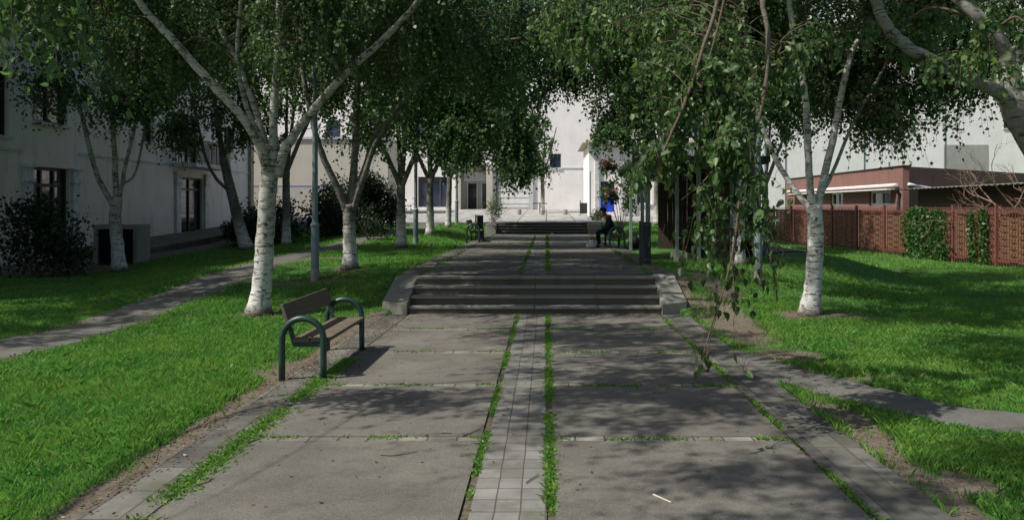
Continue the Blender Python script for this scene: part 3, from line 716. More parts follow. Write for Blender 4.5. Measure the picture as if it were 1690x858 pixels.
def birch(base, limbs, blobs, leaf=.07, tw=7, lv=14, label='', group='birch trees beside the path', mat='bark_main', leafm='leaf', r0=.17, reach=99, hang=(.4, 1.2), shape=4,
          twigs=False, clip=None, name='birch_tree', sec=1.0, extra=()):
    """limbs: list of (world pts list, r_start, r_end); first is the trunk. blobs: (centre, radii, count)"""
    root = thing(name, base, label, 'tree', group)
    base = np.array(base, float); T = MB(); nodes = []; nrad = []
    for k, (pts, ra, rb) in enumerate(limbs):
        n = max(8, len(pts)*5); S = spline(pts, n)
        jit = rng.normal(size=S.shape)*min(ra, .1)*.055; jit[0] = 0; S = S+jit
        rad = np.linspace(ra, rb, n)
        if k == 0:
            hh = S[:, 2]-base[2]; rad = rad*(1+.6*np.exp(-np.maximum(hh, 0)/.12)+.12*np.exp(-np.maximum(hh, 0)/.6))
            S[0, 2] -= .15
        T.tube(S, rad*(1+rng.normal(size=n)*.008), 16 if ra > .08 else 8, lump=.04)
        if k > 0 or len(limbs) == 1:
            q = max(1, n//7) if k else n//2
            nodes.append(S[q:]); nrad.append(rad[q:])
    for c, r_, cnt in blobs:
        N_ = np.concatenate(nodes); R_ = np.concatenate(nrad); c = np.array(c, float)
        dn = np.linalg.norm(N_-c, axis=1)
        if dn.min() > .35*max(r_)+.35:
            ok = N_[:, 2] < max(c[2], N_[:, 2].min()+.4); dd = np.where(ok, dn, dn+4); i = int(np.argmin(dd)); a = N_[i]; Ld = np.linalg.norm(c-a)
            e = c+(c-a)*[1, 1, 0]/(Ld+.01)*r_[0]*.5
            S = spline([a, (a+c)/2+np.array([0, 0, .16*Ld])+rng.normal(size=3)*.08*Ld, c, e-np.array([0, 0, .1*Ld])], 16)
            ra = min(R_[i]*.8, .02+.016*Ld)*min(1, sec*1.0); rd = np.linspace(ra, .012, 16); T.tube(S, rd, 8, lump=.04); nodes.append(S[5:]); nrad.append(rd[5:])
    nodes = np.concatenate(nodes); nrad = np.concatenate(nrad)
    LP_ = []; LD = []
    for c, r, cnt in blobs:
        for tp in in_ellipsoid(int(cnt*(.85 if cnt > 60 else 1)), c, r):
            if clip is not None and not clip(tp): continue
            dd = np.linalg.norm((nodes-tp)*[1, 1, 1.0], axis=1)+np.maximum(nodes[:, 2]-tp[2]+.2, 0)*.8
            i = int(np.argmin(dd)); a = nodes[i]; Ld = np.linalg.norm(tp-a)
            if Ld > reach: a = tp+(a-tp)/Ld*reach*.6; Ld = reach*.6
            mid = (a+tp)/2+np.array([0, 0, .22*Ld])+rng.normal(size=3)*.10*Ld
            ts = np.linspace(0, 1, 6)[:, None]; cur = a*(1-ts)**2+2*mid*ts*(1-ts)+tp*ts**2
            rs = min(nrad[i]*.6, .006+.009*Ld*sec)
            T.tube(cur, np.linspace(rs, .004, 6), 4, cap=False)
            # drooping twiglets
            for q in range(tw):
                f = .35+.65*rng.random(); st_ = a*(1-f)**2+2*mid*f*(1-f)+tp*f*f
                out = (tp-a)*[1, 1, 0]; out = out/(np.linalg.norm(out)+1e-6)+rng.normal(size=3)*.7; out[2] = .1
                L = hang[0]+(hang[1]-hang[0])*rng.random()**1.5
                u = np.linspace(.12, 1, lv)[:, None]
                pth = st_+out*L*.55*(u-.35*u*u)-np.array([0, 0, 1.])*L*.85*u**1.7
                LP_.append(pth+rng.normal(size=pth.shape)*leaf*.42); 
                if twigs: T.tube(np.vstack([st_, pth[::3]]), .0025 if shape == 4 else .002, 3, cap=False)
    for e_, er in extra: T.tube(e_, er, 4, cap=False)
    P = np.concatenate(LP_)
    if clip is not None:
        keep = np.array([clip(p) for p in P]); P = P[keep]
    V, F = leaf_mesh(P, leaf, .7, shape=shape)
    T.build('trunk', M[mat], root, smooth=True, off=base, radattr=True)
    fastmesh('crown', V-base, F, M[leafm], root)
    return root
def pts(D, L, dD=0.0):
    m = len(L); return [W(x, y, D+dD*i/max(1, m-1)) for i, (x, y) in enumerate(L)]
def up(P, dx, dy, h):   # carry a limb on above the frame
    e = P[-1]; return P+[e+np.array([dx*.5, dy*.5, h*.5]), e+np.array([dx, dy, h])]

G_ = 'birch trees beside the path'
# L1
D = 13.25; bz = float(hz(-4.95, D))
trunk = [np.array([-4.93, D, bz])]+pts(D, [(433,460),(437,400),(442,330),(446,275),(452,240)])
l1 = up(pts(D, [(444,300),(434,255),(408,205),(352,140),(290,72),(236,12),(205,-40)], -1.2), -.9, -.4, 1.6)
l2 = up(pts(D, [(447,280),(432,215),(395,110),(350,20),(330,-60)], .8), -.4, .5, 2.2)
l3 = up(pts(D, [(452,260),(452,180),(458,90),(462,0),(466,-80)], .2), .2, .2, 2.2)
l4 = up(pts(D, [(458,290),(474,240),(512,188),(572,120),(640,58),(700,-10)], -.8), 1.2, -.5, 1.6)
l5 = up(pts(D, [(440,250),(405,170),(392,90),(398,0),(400,-60)], -.8), -.1, -.7, 2.0)
birch((-4.95, D, bz), [(trunk, .158, .135), (l1, .085, .035), (l2, .06, .03), (l3, .08, .03), (l4, .085, .03), (l5, .045, .02)],
      [((-5.2,14.5,6.6),(3.7,2.6,2.3),280), ((-5.2,12.2,7.4),(3.2,1.6,1.5),70), ((-5.0,13.4,10.0),(3.2,2.8,2.4),170), ((-7.6,13.4,6.0),(1.6,1.6,1.6),70), ((-3.0,12.8,6.2),(2.0,2.0,1.6),60), ((-7.4,13.9,5.3),(1.7,1.4,1.0),40), ((-6.6,13.6,4.6),(.9,.9,.6),9), ((-3.9,12.6,4.6),(1.0,.8,.5),10), ((-2.2,13.5,5.0),(1.6,1.2,.7),40)],
      leaf=.065, tw=8, lv=16, label='large birch with pale trunk and many limbs just left of the near bench', mat='bark_main', twigs=True)
# R1
D = 13.3; bz = float(hz(4.5, D))
trunk = [np.array([4.50, D, bz])]+pts(D, [(1341,480),(1345,420),(1346,370),(1343,338)])
r1 = up(pts(D, [(1343,350),(1336,300),(1333,230),(1328,150),(1312,70),(1300,-20)], -.5), -.3, -.3, 2.4)
r2 = up(pts(D, [(1348,350),(1358,300),(1374,230),(1388,160),(1405,90),(1440,20),(1470,-50)], .6), .7, .5, 2.0)
r3 = up(pts(D, [(1338,345),(1318,322),(1290,280),(1262,220),(1245,140),(1230,60),(1222,-30)], .8), -.6, .5, 2.0)
r4 = up(pts(D, [(1350,330),(1372,290),(1410,200),(1460,110),(1500,20),(1520,-40)], 1.0), .8, .8, 1.6)
birch((4.52, D, bz), [(trunk, .142, .125), (r1, .072, .035), (r2, .075, .03), (r3, .055, .025), (r4, .035, .02)],
      [((4.6,14.9,6.6),(3.6,2.4,2.4),280), ((4.6,12.4,7.6),(3.2,1.6,1.4),70), ((4.8,13.5,10.2),(3.4,3.0,2.6),190), ((2.4,11.4,7.6),(2.6,1.9,.9),120), ((.2,11.0,8.4),(2.0,1.7,.8),70), ((6.0,14.6,4.8),(1.8,1.1,1.2),120), ((6.3,13.9,4.0),(1.0,.9,.7),26), ((7.2,14.0,4.5),(.9,1.0,.8),34), ((3.3,14.6,5.0),(1.5,1.0,1.0),60), ((7.0,13.4,5.6),(1.6,1.3,1.3),70), ((6.0,13.9,3.7),(.7,.6,.5),8)],  # high clumps towards the path are added, unseen, to shade the right lawn
      leaf=.065, tw=8, lv=16, label='birch with clean white trunk standing alone on the right lawn', mat='bark_clean', twigs=True)
# L2
D = 17.55; bz = float(hz(-4.45, D))
trunk = [np.array([-4.45, D, bz])]+pts(D, [(577,400),(576,365),(576,338)])
a1 = up(pts(D, [(572,350),(560,315),(540,275),(522,225),(505,150),(490,60)], -.5), -.5, -.3, 2)
a2 = up(pts(D, [(578,350),(583,290),(587,210),(590,120),(592,30)], .3), 0, .3, 2.4)
a3 = pts(D, [(582,350),(598,300),(622,235),(668,165),(730,110),(800,74),(860,64)], -1.5)
a4 = up(pts(D, [(585,320),(615,235),(640,150),(660,60),(670,-10)], .8), .3, .5, 1.8)
birch((-4.45, D, bz), [(trunk, .15, .125), (a1, .09, .03), (a2, .10, .03), (a3, .07, .03), (a4, .05, .02)],
      [((-4.5,18.6,7.2),(3.4,2.4,2.8),320), ((-4.5,17.6,10.6),(3.2,2.8,2.2),120), ((-2.3,16.6,6.4),(2.0,1.6,1.3),120), ((-1.3,16.4,5.0),(.9,.9,.7),16), ((-5.2,17.6,4.9),(1.4,1.0,.6),16), ((-3.6,17.4,4.5),(1.1,.8,.6),12), ((-2.0,17.0,4.9),(1.2,.9,.6),16)],
      leaf=.075, tw=8, lv=14, label='second birch on the left of the path, just behind the near lamp post', mat='bark_far')
# R2
D = 18.2; bz = float(hz(4.45, D))
trunk = [np.array([4.5, D, bz])]+pts(D, [(1219,400),(1221,330),(1228,280)])
a1 = up(pts(D, [(1228,290),(1230,200),(1226,100),(1220,0)], -.3), -.2, -.2, 3)
a2 = up(pts(D, [(1228,300),(1205,230),(1190,150),(1165,60),(1150,0)], .5), -.6, .4, 2)
a3 = up(pts(D, [(1230,290),(1255,220),(1290,140),(1320,60),(1340,0)], .5), .6, .4, 2)
birch((4.45, D, bz), [(trunk, .14, .12), (a1, .10, .04), (a2, .06, .03), (a3, .06, .03)],
      [((4.2,18.2,7.2),(3.3,2.8,2.8),330), ((4.4,18.4,10.8),(3.2,2.8,2.4),130), ((2.3,17.8,5.8),(1.8,1.3,1.5),150), ((.9,17.6,6.4),(1.0,1.0,.8),40), ((5.6,18.,5.2),(1.7,1.2,1.3),90), ((3.5,17.6,4.5),(1.6,.7,.5),9)],
      leaf=.075, tw=8, lv=14, label='slender white birch beside the shelter, behind the hanging branches', mat='bark_clean')
# the receding rows
def row(X, D, labels, leaf, cnt, trw, forky, tilt=0, crx=3.0, cz=7.4, crz=3.2, low=None, side=0, clip=None):
    bz = float(hz(X, D)); f = bz+forky
    tr = [np.array([X, D, bz]), np.array([X+tilt*.3, D, bz+forky*.5]), np.array([X+tilt*.6, D, f])]
    L = [(tr, trw, trw*.82)]
    for q, (dx, dy) in enumerate([(-.9, -.3), (.15, .4), (1.0, -.2), (-.2, .9)][:4]):
        dx += random.uniform(-.2, .2)+tilt*.3
        e = [tr[-1]-np.array([0, 0, .15]), tr[-1]+np.array([dx*.45, dy*.4, .9]), tr[-1]+np.array([dx*1.1, dy*1.1, 2.4]), tr[-1]+np.array([dx*1.7, dy*1.8, 4.6])]
        L.append((e, trw*.6, trw*.2))
    bl = [((X+side, D, cz), (crx, 2.6, crz), cnt)]
    if low: bl += low
    return birch((X, D, bz), L, bl, leaf=leaf, tw=7, lv=12, label=labels, mat='bark_far', clip=clip)
row(-4.5, 24.0, 'third birch on the left of the path, white foot beside the second lamp post', .10, 330, .15, 2.0, 0, cz=8.2, crz=4.0, crx=3.3, low=[((-1.9,23.6,5.9),(1.8,1.3,1.5),110), ((-.9,24,7.6),(1.7,1.3,1.5),100), ((-2.6,23.5,4.4),(1.2,1,.7),30), ((.3,24.5,8.3),(1.2,1.2,1.0),45), ((-4.6,24,5.0),(1.7,1.3,.8),40), ((-3.3,23.5,3.9),(1.3,1,.6),13), ((-5.6,23.6,4.2),(1.0,1,.6),9)])
row(-4.5, 30.0, 'fourth birch on the left of the path, dark trunk with a white foot', .12, 300, .15, 2.2, 0, cz=8.8, crz=4.4, low=[((-1.7,29.5,6.0),(1.7,1.3,2.2),100), ((-.95,29.2,4.6),(.95,.8,1.5),48), ((-2.9,29.3,4.4),(1.4,1,.8),22), ((-1.1,29,3.5),(.8,.7,.6),12), ((-.3,29.5,8.2),(1.9,1.3,1.9),100), ((.9,30,7.2),(.9,1,.9),26)])
row(-4.6, 36.3, 'farthest and smallest trunked birch of the left row, near the plaza edge', .13, 240, .14, 2.4, .1, cz=8.8, crz=4.4, low=[((-1.9,35.8,6.6),(1.7,1.3,2.3),70), ((-3.6,35.6,4.6),(1.5,1,.9),20), ((-1.9,35.6,4.6),(1.2,1,.8),14)])
row(4.6, 30.5, 'dark birch on the right beyond the shelter roof', .12, 330, .16, 2.6, 0, cz=8.8, crz=4.4, crx=3.4, low=[((3.2,29.5,6.2),(1.6,1.4,2.2),110), ((2.0,29.5,8.6),(2.2,1.4,2.0),120), ((2.6,29.3,4.9),(.9,1,.6),20)])
row(5.4, 38.0, 'distant birch behind the seated person, partly hiding the pavilion', .13, 200, .15, 2.8, 0, cz=9.4, crz=4)
row(-10.0, 29.8, 'dark birch trunk with pale foot in front of the cream building hedge', .11, 260, .16, 3.0, .0, low=None, crx=3.2, cz=8.4, crz=4.0)
row(9.3, 33.0, 'birch added on the far right lawn to shade the end of the red fence', .12, 250, .15, 2.8, 0, cz=8.0, crz=3.4, crx=3.3)  # tree added so that its crown shades the end of the fence
# left building trees
D = 22; bz = float(hz(-12.15, D))
trunk = [np.array([-12.12, D, bz])]+pts(D, [(193,400),(190,360),(193,325)])
a1 = up(pts(D, [(187,340),(165,300),(150,255),(137,200),(120,130),(100,60)], -.5), -.5, -.3, 1.6)
a2 = up(pts(D, [(192,330),(190,270),(186,210),(180,140),(172,60)], .5), -.2, .3, 2)
a3 = up(pts(D, [(198,325),(208,270),(222,210),(235,140),(246,60)], -.2), .3, .2, 2)
a4 = up(pts(D, [(200,305),(222,288),(234,240),(245,170),(262,90)], .4), .5, .2, 2)
birch((-12.15, D, bz), [(trunk, .17, .15), (a1, .08, .03), (a2, .085, .03), (a3, .06, .025), (a4, .04, .02)],
      [((-12.1,22,7.4),(3.3,2.7,2.8),300), ((-12.5,20,10.8),(4.0,3.4,1.6),150), ((-9.6,22,7.2),(1.8,1.6,2.0),90), ((-13.6,21.8,5.2),(1.3,1.1,.9),16), ((-10.9,21.8,5.2),(1.1,1.0,.9),20), ((-12,21.5,5.0),(1.6,1,.6),18)],
      leaf=.09, tw=7, lv=12, label='forked birch with pale lower trunk in front of the vent box', mat='bark_main')
D = 29; bz = float(hz(-11.2, D))
trunk = [np.array([-11.2, D, bz])]+pts(D, [(396,375),(385,330),(376,292),(368,260)])
a1 = up(pts(D, [(370,275),(362,220),(352,150),(346,70)], .2), -.2, .2, 2)
a2 = up(pts(D, [(382,318),(358,296),(340,262),(328,210),(310,140)], -.3), -.6, -.2, 2)
a3 = up(pts(D, [(368,262),(385,215),(395,150),(400,80)], .4), .4, .4, 2)
birch((-11.2, D, bz), [(trunk, .21, .15), (a1, .11, .03), (a2, .07, .03), (a3, .07, .03)],
      [((-12.0,29,8.0),(3.2,2.4,3.2),290), ((-13.5,28.4,4.8),(1.1,1.0,.7),26), ((-11.6,28.6,4.9),(1.2,.9,.6),14)],
      leaf=.10, tw=7, lv=12, label='leaning birch by the balcony doorway of the grey building', mat='bark_far')
row(-12.2, 13.8, 'birch added beyond the left edge to shade the lawn, its leafy branches reach in front of the grey facade', .085, 300, .15, 2.6, 0, cz=7.6, crz=2.8, crx=3.8, low=[((-14.0,9.8,8.0),(2.3,2.8,1.6),130), ((-10.4,13.0,8.4),(1.8,2.0,1.2),80)])  # added tree; its extra crown lobes, out of view, shade the left lawn
row(9.6, 12.6, 'birch beyond the right edge, its lowest leaves hanging in the top right corner', .075, 280, .15, 2.8, 0, cz=6.9, crz=2.2, crx=3.2, low=[((7.6,12.4,5.0),(1.3,1.0,.5),16)])
# plaza tree
D = 55; zb = zplaza(D)
birch((-.3, D, zb), [([np.array([-.3, D, zb]), np.array([-.27, D, zb+1.6]), np.array([-.3, D, zb+2.8])], .16, .12)]+
      [([np.array([-.3, D, zb+2.6]), np.array([-.3+dx*.5, D, zb+4]), np.array([-.3+dx, D+dy, zb+6])], .09, .03) for dx, dy in ((-1,0),(.2,.5),(1,-.3))],
      [((-.9,55,6.9),(1.6,1.5,2.2),95), ((-.9,54.8,5.0),(1.2,1.1,.8),26)], leaf=.15, tw=6, lv=9, label='small weeping tree with a single grey stem standing on the plaza', group=None, mat='bark_far', name='weeping_tree')
# near left tree, trunk out of the frame; unseen crown clumps added to shade path and grass
D = 6.0
bz = 0.
birch((-4.9, 0.3, 0), [([np.array([-4.9,.3,0.]), np.array([-4.9,.4,1.5]), np.array([-4.8,.5,2.8])], .17, .14),
      ([np.array([-4.8,.5,2.7]), np.array([-6.4,2.6,4.6]), np.array([-6.7,5.4,5.1]), np.array([-5.0,6.6,5.4]), np.array([-3.3,6.7,6.0])], .03, .008),
      ([np.array([-4.8,.5,2.7]), np.array([-6.7,3.4,5.0]), np.array([-7.0,6.4,6.6])], .011, .004),
      ([np.array([-4.8,.5,2.6]), np.array([-5.2,-.3,5.0]), np.array([-5.6,-1,8])], .13, .05)],
      [((-4.0,5.6,6.8),(2.3,1.6,1.0),110), ((-4.8,8.6,8.0),(2.6,1.9,1.2),150), ((-3.3,3.0,6.9),(.9,.6,.5),20), ((-1.3,3.0,7.2),(1.5,1.2,.6),60), ((-2.7,6.7,5.9),(1.3,1.1,.7),26), ((-4.45,6.6,3.85),(.45,.4,.35),13)],
      sec=.12, leaf=.07, tw=7, lv=12, label='birch whose sunlit leafy branch tips hang into the top left corner', leafm='leaf_near', shape=6, twigs=True, mat='bark_main')
# near right tree (trunk just outside on the right), long limb over the lawn
D = 8.0
trunk = [np.array([5.75, 8, 0.]), np.array([5.65, 8, 1.0]), W(1770, 330, 8), W(1715, 245, 8), W(1672, 170, 8), W(1664, 130, 8)]
n1 = pts(8, [(1690,190),(1645,152),(1575,118),(1505,82),(1462,42),(1440,-10),(1400,-60)], -.8)+[np.array([2.4,6.9,4.9]), np.array([1.2,6.6,5.1])]
n2 = up(pts(8, [(1662,140),(1660,85),(1620,35),(1575,-10)], .3), -.6, .4, 1.4)
n3 = up(pts(8, [(1665,140),(1690,60),(1720,-20)], .3), .6, .4, 1.6)
h1 = [np.array([2.3,6.9,4.6])]+pts(6.9, [(1262,-20),(1268,60),(1262,150),(1243,235),(1229,300)], -.3)
h1b = pts(6.7, [(1246,225),(1240,270),(1252,340),(1266,400),(1277,450),(1283,495)], -.3)
h2 = [np.array([1.4,6.6,4.9])]+pts(6.5, [(1185,-20),(1160,80),(1130,170),(1095,250),(1078,300)], -.3)
h3 = pts(6.5, [(1240,240),(1222,320),(1212,400),(1196,470),(1168,560),(1160,585)], -.7)
h6 = pts(6.4, [(1150,330),(1135,400),(1120,450),(1150,480)], -.1)
h7 = pts(6.4, [(1210,400),(1175,430),(1150,455)], -.1)
h4 = pts(6.4, [(1225,330),(1214,400),(1210,450),(1216,515)], -.2)
n4 = [np.array([2.4,6.9,4.75]), np.array([1.6,7.2,4.6]), np.array([.9,7.6,4.25]), np.array([.5,8.2,3.9])]
n5 = [np.array([2.3,6.9,4.7]), np.array([1.7,6.7,4.5]), np.array([1.5,6.6,3.6]), np.array([1.3,6.5,2.9])]
h5 = pts(6.6, [(1262,150),(1215,230),(1170,290),(1125,330)], -.3)
bl = [((4.6,8.2,7.0),(2.8,2.6,1.7),190), ((1.2,7.6,7.6),(2.6,2.0,1.2),150), ((2.4,8.4,6.0),(1.8,1.8,1.1),60), ((6.8,9.6,7.2),(1.8,2.2,1.8),90),  # upper crown, out of view, enlarged to cast shade on the right lawn
      (W(1150,215,6.5),(.60,.45,.28),12), (W(1190,270,6.4),(.42,.35,.24),4), (W(1085,255,6.4),(.30,.3,.15),6), (W(1235,350,6.3),(.2,.22,.15),2), (W(1165,340,6.3),(.22,.2,.15),3), (W(1150,110,6.6),(.6,.4,.4),22),
      (W(1020,30,7.6),(.9,.6,.42),24), (W(950,60,8.4),(.7,.5,.45),14), (W(1600,20,9.4),(.6,.4,.25),6), (W(1480,50,8.9),(.8,.4,.4),14), (W(1610,95,7.3),(.45,.25,.16),5), (W(1670,30,7.4),(.4,.3,.2),6), (W(1280,80,7.4),(.7,.5,.5),16)]
# the lowest leaf clusters, at the tips of the hanging branches
P = []
for (x, y, D, n, s) in ((1250,300,6.6,8,.12),(1225,330,6.5,9,.14),(1216,400,6.4,9,.12),(1205,445,6.3,9,.10),(1262,400,6.4,8,.07),(1276,455,6.3,6,.06),(1185,505,6.1,6,.06),(1215,500,6.2,8,.07),(1140,440,6.3,5,.08),(1120,400,6.4,8,.10),(1160,585,5.8,9,.05), (1155,605,5.8,4,.04), (1213,585,5.9,1,.01), (1228,605,5.9,2,.02), (1240,480,6.2,8,.14), (1195,465,6.2,12,.12), (1175,430,6.2,10,.12), (1262,420,6.3,5,.08)):
    for k in range(n): P.append(W(x, y, D)+rng.normal(size=3)*s)
HP = np.array(P); EX = [(spline([W(1216,500,6.2), W(1210,535,6.05), W(1218,560,5.95), W(1226,598,5.9)], 8), .0025), (spline([W(1190,480,6.1), W(1188,500,6.1), W(1172,560,5.9), W(1158,600,5.8)], 8), .0025)]
for p in HP: EX.append((spline([p+np.array([.015,0,.10])+rng.normal(size=3)*.02, p+np.array([.01,0,.045]), p], 4), .0014))
nr = birch((5.75, 8, 0), [(trunk, .165, .135), (n1, .078, .03), (n2, .085, .04), (n3, .075, .035), (h1, .030, .010), (h1b, .020, .006), (h2, .022, .006), (h3, .012, .003), (h4, .012, .004), (h5, .012, .004), (h6, .006, .002), (h7, .005, .002), (n4, .03, .006), (n5, .022, .006)],
      bl, sec=.45, leaf=.060, tw=7, lv=10, hang=(.15,.5), label='near birch on the right with a thick bare limb and long hanging branches', leafm='leaf_near', shape=6, twigs=True, mat='bark_near', extra=EX)
V, F = leaf_mesh(HP, .068, 1.6, shape=6)
fastmesh('hanging_leaves', V-np.array([5.75, 8, 0]), F, M['leaf_near'], nr)

fastmesh('hanging_leaves', V-np.array([5.75, 8, 0]), F, M['leaf_near'], nr)

# bare shrub behind the fence
def twiggy(base, h, spread, n, rad, seed):
    T = MB(); r = np.random.default_rng(seed)
    def grow(p, d, L, rr, lev):
        m = 5; P_ = [p]; dd = d.copy()
        for i in range(m): dd = dd+r.normal(size=3)*.16; dd /= np.linalg.norm(dd); P_.append(P_[-1]+dd*L/m)
        T.tube(np.array(P_), np.linspace(rr, rr*.5, m+1), 5 if lev < 2 else 3, cap=False)
        if lev < 4:
            for k in range(3 if lev < 3 else 3):
                i = r.integers(2, m+1); nd = dd+r.normal(size=3)*.6+np.array([0,0,.1]); nd /= np.linalg.norm(nd)
                grow(P_[i], nd, L*.62, rr*.55, lev+1)
    for k in range(n):
        a = r.random()*6.28; d = np.array([math.cos(a)*spread, math.sin(a)*spread, 1.]); grow(np.array([0,0,0.]), d/np.linalg.norm(d), h*.45, rad, 0)
    return T
o = twiggy(None, 4.6, .7, 8, .045, 5).build('bare_shrub', plain('reddish_twig', (.24,.16,.12), .8), smooth=True, radattr=False); o.location = (15.75, 25.6, .3)
tag(o, 'leafless twiggy shrub rising above the red fence at the right edge', 'shrub')

# ------------------------------------------------------------------ bushes
def bush(name, X, Y, blobs, n, leaf, label, cat='bush', group=None, mat='bush', z=None, stems=7, clumps=36):
    z = float(hz(X, Y)) if z is None else z
    t = thing(name, (X, Y, z), label, cat, group); P = []
    tot = sum(c[2] for c in blobs)
    for c, r, wgt in blobs:
        cc = in_ellipsoid(int(clumps*wgt/tot)+2, c, r, .33)
        for q in cc:
            m = max(4, int(n*wgt/tot/len(cc))); s = .22*min(r)*(.6+rng.random())+.05
            P.append(q+rng.normal(size=(m, 3))*s)
    P = np.concatenate(P); P = P[P[:, 2] > .03]
    V, F = leaf_mesh(P, leaf, .1); fastmesh('foliage', V, F, M[mat], t)
    b = MB()
    for k in range(stems):
        c, r, _ = blobs[k % len(blobs)]; e = np.array(c)+rng.normal(size=3)*np.array(r)*.5
        b.tube(spline([(rng.normal()*.06, rng.normal()*.06, -.05), e*.5+rng.normal(size=3)*.05, e], 6), np.linspace(.02, .006, 6), 5)
    b.build('stems', M['twig'], t, smooth=True); return t
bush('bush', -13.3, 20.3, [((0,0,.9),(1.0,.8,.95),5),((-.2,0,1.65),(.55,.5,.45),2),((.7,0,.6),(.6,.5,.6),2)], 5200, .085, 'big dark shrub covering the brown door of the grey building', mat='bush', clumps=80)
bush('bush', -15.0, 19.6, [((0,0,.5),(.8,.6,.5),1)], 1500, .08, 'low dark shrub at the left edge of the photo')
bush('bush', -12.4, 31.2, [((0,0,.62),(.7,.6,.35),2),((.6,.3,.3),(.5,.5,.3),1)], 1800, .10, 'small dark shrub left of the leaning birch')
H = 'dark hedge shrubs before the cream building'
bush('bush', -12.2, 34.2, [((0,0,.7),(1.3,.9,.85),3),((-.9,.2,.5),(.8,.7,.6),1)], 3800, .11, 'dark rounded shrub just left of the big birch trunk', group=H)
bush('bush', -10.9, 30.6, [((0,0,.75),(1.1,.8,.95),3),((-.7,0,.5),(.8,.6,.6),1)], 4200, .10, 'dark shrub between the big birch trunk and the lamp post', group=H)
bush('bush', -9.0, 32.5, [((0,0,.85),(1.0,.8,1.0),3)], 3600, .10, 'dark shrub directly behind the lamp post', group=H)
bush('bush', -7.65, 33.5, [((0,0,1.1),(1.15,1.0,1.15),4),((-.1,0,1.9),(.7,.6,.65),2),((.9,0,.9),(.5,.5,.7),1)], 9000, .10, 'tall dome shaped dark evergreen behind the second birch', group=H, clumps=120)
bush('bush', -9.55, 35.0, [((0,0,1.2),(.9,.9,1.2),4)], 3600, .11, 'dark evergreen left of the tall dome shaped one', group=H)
bush('bush', -2.75, 39.8, [((0,0,.85),(.42,.4,.4),3),((.2,0,.55),(.35,.3,.3),1)], 1500, .06, 'pale airy shrub at the top left end of the far steps', mat='palebush', z=1.1, stems=9)
bush('bush', 2.75, 41.0, [((0,0,.3),(.45,.4,.3),3)], 900, .07, 'pale green weeds clump right of the far steps', mat='palebush', z=1.12)
bush('bush', -6.3, 27.5, [((0,0,.9),(.5,.4,.5),1),((.3,0,.4),(.4,.4,.3),1)], 500, .10, 'thin leafy sapling beside the third birch', mat='bush')
# pink flowering shrub
t = bush('flowering_shrub', 3.35, 34.5, [((-.5,0,1.7),(.35,.3,.3),2),((-.7,0,2.95),(.4,.35,.3),2),((.1,0,2.6),(.5,.4,.5),2),((.3,0,1.3),(.4,.4,.4),1)], 1700, .12, 'shrub with pink flower heads behind the seated person', 'shrub', mat='ivy', z=.75)
for c, k, s in (((-.6,-.2,1.75),110,.10), ((-.35,-.2,1.85),60,.08), ((-.75,-.2,1.35),30,.05), ((-.8,-.2,3.1),130,.11), ((-.5,-.2,3.0),70,.09), ((-.1,-.2,2.1),30,.06)):
    V, F = leaf_mesh(np.array(c)+np.clip(rng.normal(size=(k, 3)), -1.7, 1.7)*s*.9, .10, 0); fastmesh('flower_head', V, F, M['petal'], t)
# ivy on the fence
for (s0, wd, hgt, n, lab) in ((15.25, .80, 1.9, 4200, 'thick dark green creeper covering one bay of the red fence'), (16.45, .62, 1.8, 1500, 'thinner creeper trailing beside the thick one on the fence'), (18.30, .17, 1.75, 330, 'narrow yellow green vine on the sunlit wooden panel'), (18.85, .22, 1.85, 520, 'narrow dark green vine nearest the right edge of the fence')):
    c = FA+fd*s0; t = thing('creeper', (c[0], c[1], 0), lab, 'creeper', 'creepers climbing the red fence', rz=math.atan2(fd[1], fd[0]))
    u = rng.random(n); x = (rng.normal(size=n)*.42+.15*np.sin(u*7))*wd; P = np.column_stack([x, -.08-rng.random(n)*.14, u*hgt*(1.02-.10*(x/wd)**2)])
    P = P[(np.sin(P[:,0]*9+P[:,2]*5)+rng.random(n)*2 > -.2) | (rng.random(n) > .7)]
    V, F = leaf_mesh(P, .10, .8); fastmesh('foliage', V, F, M['ivy'], t)
    b = MB(); [b.tube(spline([(q*.2*wd,-.06,-.05),(q*.3*wd,-.07,.8),(q*.15*wd+.05,-.06,hgt)], 8), .008, 4) for q in (-1, 0, 1)]; b.build('stems', M['twig'], t)

# ------------------------------------------------------------------ lamps and posts
def lamp(X, Y, label, top=5.0):
    z = float(hz(X, Y)); t = thing('street_lamp', (X, Y, z), label, 'street lamp', 'park lamp posts')
    b = MB(); b.lathe([(.085,-.1),(.085,.22),(.083,.23),(.083,1.12),(.095,1.13),(.095,1.17),(.06,1.22),(.055,3.2),(.045,top-.62),(.045,top-.6)], n=14); b.build('pole', M['lamp_paint'], t, smooth=False)
    b = MB(); b.lathe([(.088,-.02),(.090,.24),(.084,.245)], n=14); b.build('base_band', M['concrete'], t)
    b = MB(); b.lathe([(.06,top-.62),(.075,top-.56),(.075,top-.46),(.05,top-.44)], n=14); b.build('collar', M['lamp_paint'], t)
    b = MB(); b.lathe([(.05,top-.438),(.09,top-.40),(.15,top-.12),(.15,top-.10)], n=16); b.build('globe', M['lamp_glass'], t, smooth=True)
    b = MB(); b.lathe([(.16,top-.10),(.26,top-.085),(.265,top-.06),(.20,top-.01),(.09,top+.04),(.04,top+.055),(.03,top+.09)], n=22); b.build('cap', M['metal_dark'], t, smooth=True)
    return t
lamp(-4.88, 16.35, 'grey lamp post with mushroom cap behind the near bench on the left')
lamp(-4.35, 25.8, 'second grey lamp post on the left, beside the third birch')
lamp(-4.45, 38.4, 'farthest lamp post on the left, at the edge of the plaza')
lamp(4.42, 16.2, 'lamp post half hidden by hanging branches on the right')
lamp(4.55, 35.0, 'distant pale lamp post behind the seated person')
